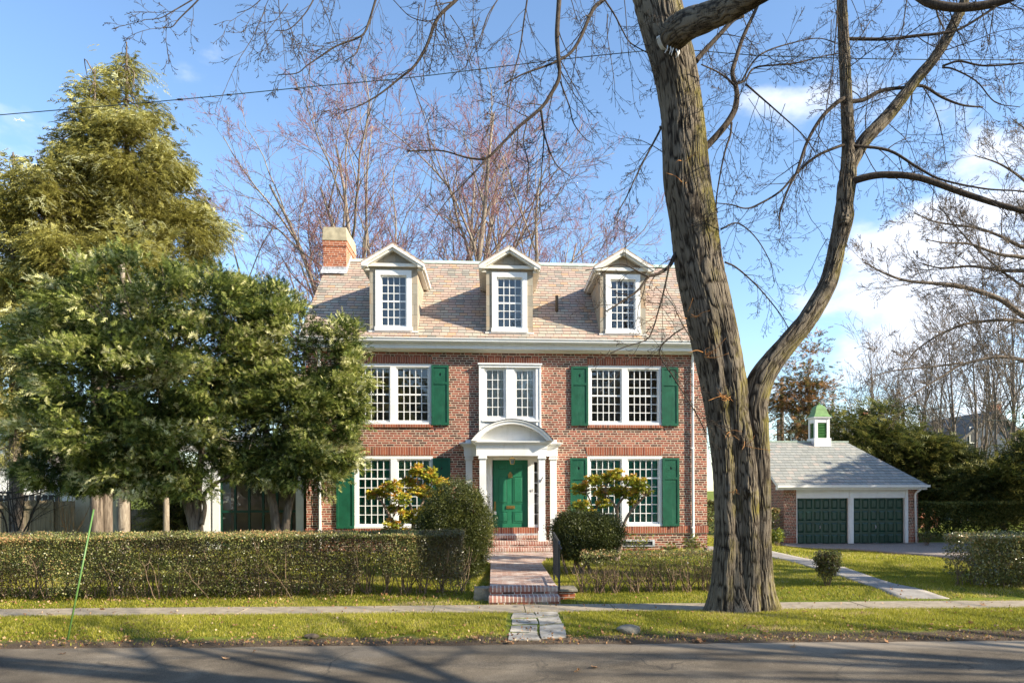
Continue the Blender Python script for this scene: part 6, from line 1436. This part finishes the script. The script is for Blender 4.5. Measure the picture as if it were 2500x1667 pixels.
# big spreading tree whose limbs reach in from the right edge
Yr_ = 24.0; bt = thing('bare_tree', (PY(2640, 1300, Yr_).x, Yr_, gz(PY(2640, 1300, Yr_).x, Yr_)), 'large bare tree reaching in from the right edge with long arching limbs', 'tree')
RB = [tb([(2640, 830), (2560, 790), (2500, 771), (2439, 729), (2350, 700), (2296, 693), (2218, 686), (2161, 668), (2110, 640)], 26, 4, Yr_), tb([(2640, 690), (2560, 665), (2500, 661), (2454, 661), (2370, 650), (2300, 655), (2240, 640)], 20, 3, Yr_+.6),
      tb([(2640, 660), (2500, 629), (2439, 621), (2368, 596), (2307, 593), (2260, 585)], 16, 3, Yr_-.5), tb([(2640, 840), (2500, 786), (2386, 786), (2314, 807), (2243, 850), (2200, 900)], 15, 3, Yr_+.3), tb([(2640, 900), (2500, 879), (2439, 871), (2350, 889), (2296, 921), (2240, 955), (2193, 985)], 16, 3, Yr_-.3),
      tb([(2350, 885), (2279, 895), (2180, 905), (2120, 925)], 8, 2.5, Yr_-.3), tb([(2640, 640), (2500, 604), (2450, 580), (2386, 557), (2289, 543), (2230, 520)], 15, 3, Yr_+.2), tb([(2640, 560), (2560, 500), (2500, 440), (2440, 400), (2380, 380)], 16, 3, Yr_), tb([(2640, 480), (2580, 400), (2520, 330), (2470, 290)], 16, 3, Yr_-.6),
      tb([(2640, 760), (2560, 720), (2500, 700), (2420, 640), (2340, 560), (2290, 500)], 13, 3, Yr_+.8)]
out = [(P, R, 7, 0) for P, R in RB]; rg = np.random.default_rng(77)
CF = [(5, 0.58, 34, 0.10, 0.03, 6, 4), (5, 0.55, 38, 0.13, 0.04, 4, 3), (4, 0.5, 40, 0.15, 0.05, 3, 3), (2, .5, 40, .15, .05, 2, 3)]
tw = []
for P, R in RB: twigs_on(rg, P, R, 0.36, (0.8, 2.3), CF, tw, droop=0.2, rmax=0.03)
a = PY(2640, 1300, Yr_); tp_ = PY(2640, 420, Yr_); out.append((*smooth_poly([(a.x, Yr_, gz(a.x, Yr_)-.1), (a.x+.1, Yr_, 4), (a.x-.05, Yr_, 8), (tp_.x, Yr_, tp_.z)], [.38, .30, .24, .14], 20), 14, 0))
emit([(p, r*0.75, k, l) for p, r, k, l in out], 'trunk', bark_con, bt); emit([(p, np.maximum(r*0.8, 0.0055), k, l) for p, r, k, l in tw], 'twig', bark_con, bt)

# evergreens, rusty cedar, dark hedge, poles, wires and houses at the right
def ev(name, lab, L, Y, seed, mat=fol_ever, n=200, sp=26, LL=0.55, cat='tree', w=0.075, group=None):
    b = PY(L[0][0], 1290, Y); return conifer_mass(name, lab, cat, (b.x, Y, gz(b.x, Y)), [px_blob(u, v, a, b_, Y+random.uniform(-.6, .6)) for u, v, a, b_ in L], [trk([(L[0][0], 1320, 14), (L[0][0], L[0][1]+20, 8)], Y)], mat, n, sp, LL, seed, w=w, spread=0.42, group=group, K=8)
ev('evergreen_tree', 'dark spreading evergreen directly behind the garage roof', [(2120, 1080, 90, 40), (2060, 1045, 60, 35), (2150, 1030, 55, 40), (2180, 1090, 70, 50), (2210, 1140, 60, 50), (2095, 1100, 60, 30)], 37, 81, n=260)
ev('evergreen_tree', 'dark evergreen with horizontal boughs right of the garage', [(2265, 1115, 55, 45), (2285, 1095, 45, 26), (2240, 1150, 60, 50), (2290, 1180, 80, 50), (2330, 1140, 50, 40)], 36, 82, n=260)
ev('evergreen_tree', 'dark evergreen at the right edge above the hedge', [(2450, 1170, 80, 45), (2510, 1120, 40, 50), (2400, 1190, 70, 45), (2530, 1160, 50, 80), (2515, 1035, 28, 16)], 34, 83, n=300)
ev('evergreen_shrub', 'lighter green fine needled bush before the right evergreens', [(2400, 1215, 70, 40), (2470, 1210, 60, 45), (2340, 1220, 50, 30), (2520, 1215, 50, 45)], 35.5, 84, mat=fol_dark, n=200, cat='shrub', LL=.45, w=.05)
ev('cedar_tree', 'rusty brown and green cedar rising behind the garage cupola', [(1975, 900, 38, 40), (1960, 960, 62, 50), (1990, 1010, 55, 50), (1925, 1020, 50, 60), (1955, 1070, 75, 45), (1985, 850, 26, 35), (1905, 960, 30, 40), (2010, 960, 34, 30), (1920, 880, 22, 30)], 42, 85, mat=fol_rust, n=190, LL=.38, sp=22, w=.07)
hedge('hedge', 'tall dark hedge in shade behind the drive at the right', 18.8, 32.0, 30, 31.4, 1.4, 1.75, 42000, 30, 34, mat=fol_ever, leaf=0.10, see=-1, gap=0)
hedge('hedge', 'brown hedge between the house corner and the maple trunk', 7.6, 30.0, 12.2, 30.0, 1.2, 1.5, 12000, 30, 35, mat=fol_priv, leaf=0.09, see=-1, gap=0)
pl = thing('utility_pole', (PY(1909, 1200, 45).x, 45, -1), 'weathered wooden utility pole before the rusty cedar', 'pole')
a, b = PY(1909, 1200, 45), PY(1909, 922, 45); tube_obj('shaft', [(np.array([tuple(a), tuple(b)]), np.array([0.14, 0.11]), 10)], poleW, pl)
a, b = PY(1909, 985, 44.8), PY(1909, 966, 44.8); tube_obj('collar', [(np.array([tuple(a), tuple(b)]), np.array([0.17, 0.17]), 10)], iron, pl)
a, b = PY(1901, 1200, 47), PY(1901, 1024, 47); o = tube_obj('utility_pole', [(np.array([tuple(a), tuple(b)]), np.array([0.14, 0.12]), 10)], poleW); tag(o, 'shorter grey pole stub beside the utility pole', 'pole')
for k, pts in enumerate([[(1912, 970), (2010, 985), (2110, 1003), (2250, 1000), (2560, 960)], [(1912, 975), (2010, 992), (2110, 1005), (2230, 1002), (2560, 975)], [(1912, 990), (2060, 1040), (2200, 1080)], [(2250, 1010), (2350, 1022), (2560, 1030)]]):
    P, R = smooth_poly([PY(u, v, 44.5-k*0.2) for u, v in pts], [0.018]*len(pts), 24)
    tag(tube_obj('utility_wire', [(P, R, 5)], cable_m), ['upper thin wire running right from the utility pole', 'second thin wire just below the upper one', 'thin wire sloping down behind the cupola', 'thin wire crossing before the grey house'][k], 'wire')
def far_house(label, x0, x1, Y, dz, ze, zr, wallm, roofm, gable=True, chim=None, wins=()):
    t = thing('far_house', ((x0+x1)/2, Y, -1.2), label, 'house'); MB().box(x0, x1, Y, Y+dz, -1.5, ze).build('wall', wallm, t)
    m = MB(); xc_ = (x0+x1)/2
    if gable:
        g_ = MB(); g_.prism([(x0, ze), (x1, ze), (xc_, zr)], 'y', Y, Y+dz); g_.build('gable', wallm, t)
        for s, xe in ((-1, x0-.4), (1, x1+.4)): m.add([(xe, Y-.4, ze-.35), (xc_, Y-.4, zr+.1), (xc_, Y+dz+.3, zr+.1), (xe, Y+dz+.3, ze-.35), (xe, Y-.4, ze-.6), (xc_, Y-.4, zr-.15)], [(0, 1, 2, 3), (0, 4, 5, 1)])
    else: m.add([(x0-.3, Y-.3, ze), (x1+.3, Y-.3, ze), (x1+.3, Y+dz/2, zr), (x0-.3, Y+dz/2, zr), (x1+.3, Y+dz+.3, ze), (x0-.3, Y+dz+.3, ze)], [(0, 1, 2, 3), (3, 2, 4, 5)], [(1, 4, 2), (0, 3, 5)])
    rf = m.build('roof', roofm, t)
    if chim:
        a_, b_, z0_, z1_ = chim; MB().box(a_, b_, Y+1.2, Y+2.0, z0_, z1_).build('chimney', chim_brick, rf); MB().box(a_-.06, b_+.06, Y+1.14, Y+2.06, z1_, z1_+.18).build('chimney_cap', white, rf)
    for (wx_, wz_, ww, wh) in wins:
        f = MB().box(wx_, wx_+ww, Y-.06, Y-.001, wz_, wz_+wh).build('window', cream, t); MB().box(wx_+.12, wx_+ww-.12, Y-.08, Y-.061, wz_+.12, wz_+wh-.12).build('pane', iron, f)
    return t
def xz(u, v, Y): p = PY(u, v, Y); return p.x, p.z
Yh = 58
x0_, _z = xz(2322, 1100, Yh); x1_, _ = xz(2530, 1100, Yh); ze = xz(2330, 1085, Yh)[1]; zr = xz(2400, 1005, Yh)[1]; ch_ = (xz(2446, 1000, Yh)[0], xz(2470, 1000, Yh)[0], ze, xz(2450, 980, Yh)[1]); w1_ = xz(2366, 1082, Yh); w2_ = xz(2378, 1047, Yh)
far_house('grey blue gabled house behind the bare trees at the right edge', x0_, x1_, Yh, 9, ze, zr, graysiding, asph_roof, True, ch_, [(w1_[0], w1_[1], xz(2380, 1, Yh)[0]-w1_[0], w2_[1]-w1_[1]+.2)])
x0_, _z = xz(2010, 1100, 64); x1_, _ = xz(2170, 1100, 64); ze = xz(2100, 1040, 64)[1]; zr = xz(2100, 1020, 64)[1]
far_house('pale far house with brick chimney showing over the evergreens behind the garage', x0_, x1_, 64, 8, ze, zr, white, asph_roof, False, (xz(2119, 1, 64)[0], xz(2147, 1, 64)[0], ze, xz(2120, 1000, 64)[1]))
x0_, _z = xz(2248, 1250, 44); x1_, _ = xz(2290, 1100, 44); far_house('orange brick house glimpsed right of the garage', x0_, x1_, 44, 6, xz(2250, 1200, 44)[1], xz(2250, 1180, 44)[1], chim_brick, asph_roof, False)

# ------------------------------------------------------------------ trees off frame that throw the streaks of shade
STR = [(10.5, 3.2, 15, 0.34, 301), (15.5, 10.3, 15, 0.36, 302), (24, 9.6, 16, 0.38, 303), (21, 2.2, 15, 0.35, 304), (33, 6, 16, 0.36, 305)]
cfgS = [(8, 0.6, 40, 0.04, 0.02, 8, 10), (5, 0.6, 34, 0.09, 0.03, 6, 6), (4, 0.5, 36, 0.11, 0.02, 4, 3)]
slab = ['bare street tree out of the picture on the camera side of the road, nearest one', 'bare street tree on the verge just right of the picture', 'second bare street tree on the verge right of the picture', 'bare street tree farther off on the camera side of the road', 'farthest bare street tree on the right']
for k, (x, y, H, r, sd_) in enumerate(STR):
    bare_tree(slab[k], (x, y, gz(x, y)), [((x, y, gz(x, y)-.1), (0.04, 0.0, 1), H*0.85, r*1.15), ((x+.2, y, gz(x, y)+1.5), (-0.35, 0.1, 1), H*0.6, r*0.6)], sd_, cfg=cfgS, mat=bark_pale, name='street_tree')
b = (27.5, 25.5)
conifer_mass('evergreen_tree', 'dense dark evergreen right of the drive outside the picture', 'tree', (b[0], b[1], gz(*b)), [(np.array([26.2, 27.0, 4.2]), (2.4, 3.4, 4.4)), (np.array([26.6, 24.0, 3.8]), (2.4, 2.8, 4.0)), (np.array([30.5, 25.0, 4.0]), (3, 3.6, 4.8))], [[(27.5, 25.5, -.6, .25), (27.5, 25.5, 6, .08)]], fol_ever, 420, 26, 0.7, 90, w=0.12, spread=0.5, gap=0.1, inner=.6)
for k, (x, y, H) in enumerate([(-9, -22, 11), (0, -26, 13), (8, -23, 12), (16, -27, 14), (-18, -26, 14)]):
    rgk = 400+k
    if k == 0:
        proto_c = conifer_mass('evergreen_tree', 'tall evergreen across the street behind the camera', 'tree', (x, y, -0.4), [(np.array([x, y, 4.0]), (4.2, 3.0, 4.4)), (np.array([x+.5, y, 8.0]), (3.0, 2.6, 3.6))], [[(x, y, -.6, .3), (x, y, 9, .1)]], fol_ever, 240, 24, 0.9, 91, w=0.16, spread=0.6, group='evergreens across the street')
    else: c_ = copy_tree(proto_c); c_.location = (x, y, -0.4); c_.rotation_euler = (0, 0, k*1.7); s_ = H/11; c_.scale = (s_, s_, s_)

# ------------------------------------------------------------------ grass and fallen leaves
def grass(name, n, x0, x1, y0, y1, h, wd, seed, far=False):
    rng = np.random.default_rng(seed); x = rng.uniform(x0, x1, n); y = rng.uniform(y0, y1, n)
    ok = (y > road_edge(x)+0.05) & (np.abs(x) < y*0.82+1.0)
    edge = y-road_edge(x); nz = lat_noise(x*1.7+60, y*1.7+60, seed+1)*0.6+lat_noise(x*6+60, y*6+60, seed+2)*0.4
    soil = 0.28+0.12*np.clip(x/5, 0, 1); ok &= (edge > soil+0.35*(nz-0.3)) | (rng.random(n) < 0.05)
    for p in KEEP: ok &= ~inpoly(x, y, p)
    ok &= ~((x > XL-0.1) & (x < XR+0.1) & (y > YF-0.15)); ok &= ~((x > 12.2) & (y > 30.2)); ok &= (nz > 0.12)
    x, y, nz = x[ok], y[ok], nz[ok]; m_ = len(x); z = GZ(x, y)
    hh = h*rng.uniform(0.45, 1.25, m_)*(0.6+0.8*nz); az = rng.uniform(0, np.pi, m_); lean = rng.normal(size=(m_, 2))*0.45
    ax_, ay_ = np.cos(az)*wd/2, np.sin(az)*wd/2
    V = np.stack([np.stack([x-ax_, y-ay_, z-0.005], -1), np.stack([x+ax_, y+ay_, z-0.005], -1), np.stack([x+lean[:, 0]*hh, y+lean[:, 1]*hh, z+hh], -1)], 1).reshape(-1, 3)
    tone = 0.5+0.5*(lat_noise(x*0.8+90, y*0.8+90, 5)-0.5)+0.3*(nz-0.5); tone = tone+0.55*np.clip(lat_noise(x*1.9+70, y*2.6+70, 8)-0.68, 0, 1)*2.2
    R = np.clip(rng.normal(0, 0.16, m_)+tone+0.35*(rng.random(m_) < 0.05), 0, 1)
    return tag(mesh_np(name, V, np.arange(len(V)).reshape(-1, 3), None, fol_grass, rnd=R), kind='stuff')
tag(grass('grass', 230000, -10, 11, 9.0, 12.1, 0.042, 0.011, 61), 'short green verge grass between the road and the sidewalk', 'grass')
tag(grass('grass', 210000, -12, 14, 12.4, 17.5, 0.045, 0.014, 62), 'front lawn grass behind the sidewalk', 'grass')
tag(grass('grass', 120000, -14, 24, 17.5, 31.5, 0.06, 0.028, 63), 'farther lawn grass beside the house and drive', 'grass')
def leaf_mesh(seed):
    rs = np.random.default_rng(seed); pts = []
    for k in range(15):
        a = 2*np.pi*k/15; r = (1.0 if k % 3 == 0 else 0.62 if k % 3 == 1 else 0.5)*rs.uniform(0.85, 1.15); pts.append([r*math.cos(a), r*math.sin(a), 0.28*r*r*(1 if k % 2 else 0.4)+rs.normal()*0.06])
    V = np.array([[0, 0, 0]]+pts+[[-1.6, 0.1, 0.25]]); T = [(0, 1+k, 1+(k+1) % 15) for k in range(15)]+[(0, 8, 16)]
    me = bpy.data.meshes.new('leaf'); me.from_pydata(V.tolist(), [], T); at = me.attributes.new('rnd', 'FLOAT', 'FACE'); at.data.foreach_set('value', np.full(len(T), rs.uniform(0.25, 0.85), np.float32)); me.materials.append(fol_dead); return me
LM = [leaf_mesh(k) for k in range(5)]
rl = np.random.default_rng(17); big = [(553, 1618), (153, 1607), (620, 1602), (1410, 1647), (1452, 1639), (1937, 1590), (1708, 1579), (2165, 1578), (1245, 1583), (120, 1503), (250, 1491), (1290, 1520), (425, 1500), (520, 1503), (310, 1525), (395, 1538), (575, 1530), (635, 1517), (1470, 1546), (1560, 1570), (2185, 1549), (2140, 1555), (1870, 1546), (2105, 1500), (2370, 1525), (2400, 1480), (1965, 1497)]
leafs = []
for k in range(150):
    if k < len(big): u, v = big[k]; s = rl.uniform(0.045, 0.062)
    elif k < 105:
        x = rl.uniform(-6.5, 8); y = float(road_edge(x))+abs(rl.normal())*0.35+0.0; s = rl.uniform(0.026, 0.045); u = None
    else: x = rl.uniform(-8, 9.5); y = rl.uniform(9.9, 12.9)-0.04*x; s = rl.uniform(0.026, 0.04); u = None
    if u is not None: p = PG(u, v); x, y = p.x, p.y
    z = (float(roadz(np.array(x), np.array(y))) if y < road_edge(x) else gz(x, y)+0.018)+0.012
    o = bpy.data.objects.new('fallen_leaf', LM[k % 5]); C.objects.link(o); o.location = (x, y, z); o.scale = (s, s, s); o.rotation_euler = (rl.normal()*0.3, rl.normal()*0.3, rl.uniform(0, 6.3))
    if y < road_edge(x): tag(o, 'curled brown leaf lying on the asphalt road', 'leaf', 'fallen leaves on the road')
    else: tag(o, 'dry brown leaf lying on the verge', 'leaf', 'fallen leaves on the grass verge')
rng = np.random.default_rng(19); n = 2900; x = rng.uniform(-9, 9, n); y = road_edge(x)+np.abs(rng.normal(size=n))*0.26*(0.3+1.6*lat_noise(x*1.3+40, x*0+3, 4))-0.03; far = rng.random(n) < 0.45
y = np.where(far, rng.uniform(9.8, 14.5, n), y); ok = (y > road_edge(x)) ; ok &= ~inpoly(x, y, flare)
x, y = x[ok], y[ok]; V, Q = leaves(rng, np.stack([x, y, GZ(x, y)+0.02], -1), 0.036, asp=0.8); tag(mesh_np('leaf_litter', V, None, Q, fol_dead, rnd=rng.random(len(Q))), 'scattered bits of dry leaf along the road edge and lawn', 'leaf litter', kind='stuff')
n = 900; x = rng.uniform(-12, -0.6, n); y = 13.3+rng.normal(size=n)*0.3-0.02*x; V, Q = leaves(rng, np.stack([x, y, GZ(x, y)+0.015], -1), 0.05, asp=0.8)
tag(mesh_np('leaf_litter', V, None, Q, fol_dead, rnd=rng.random(len(Q))), 'dry leaves caught along the foot of the long hedge', 'leaf litter', kind='stuff')

for u, Y, w_, lab in [(301, 21.0, 26, 'pale smooth conifer trunk standing between the two stucco piers and the board fence'), (406, 22.0, 13, 'slim pale trunk at the right end of the far board fence'), (262, 22.5, 22, 'dark grey conifer trunk pressed against a second one beside the cream pier')]:
    b_ = PY(u, 1330, Y); t = thing('conifer_tree', (b_.x, Y, gz(b_.x, Y)), lab, 'tree'); ln = light_trunk(u, Y, w_); ln.append((b_.x, Y, 8.0, w_*0.2*Y/F))
    tube_obj('trunk', [(*smooth_poly([p[:3] for p in ln], [p[3] for p in ln]), 14)], bark_pale if w_ != 22 else bark_con, t)
    rg = np.random.default_rng(int(u)); cc = np.array([b_.x, Y, 7.5]); P_, N_2, _ = blobs_sample(rg, [(cc, (0.9, 0.9, 2.0))], 500, 0.4); V, T, R = sprays(rg, P_, N_2, np.full(500, 0.35), 8, 0.045, 0.4); mesh_np('crown', V, T, None, fol_olive, t, rnd=R)
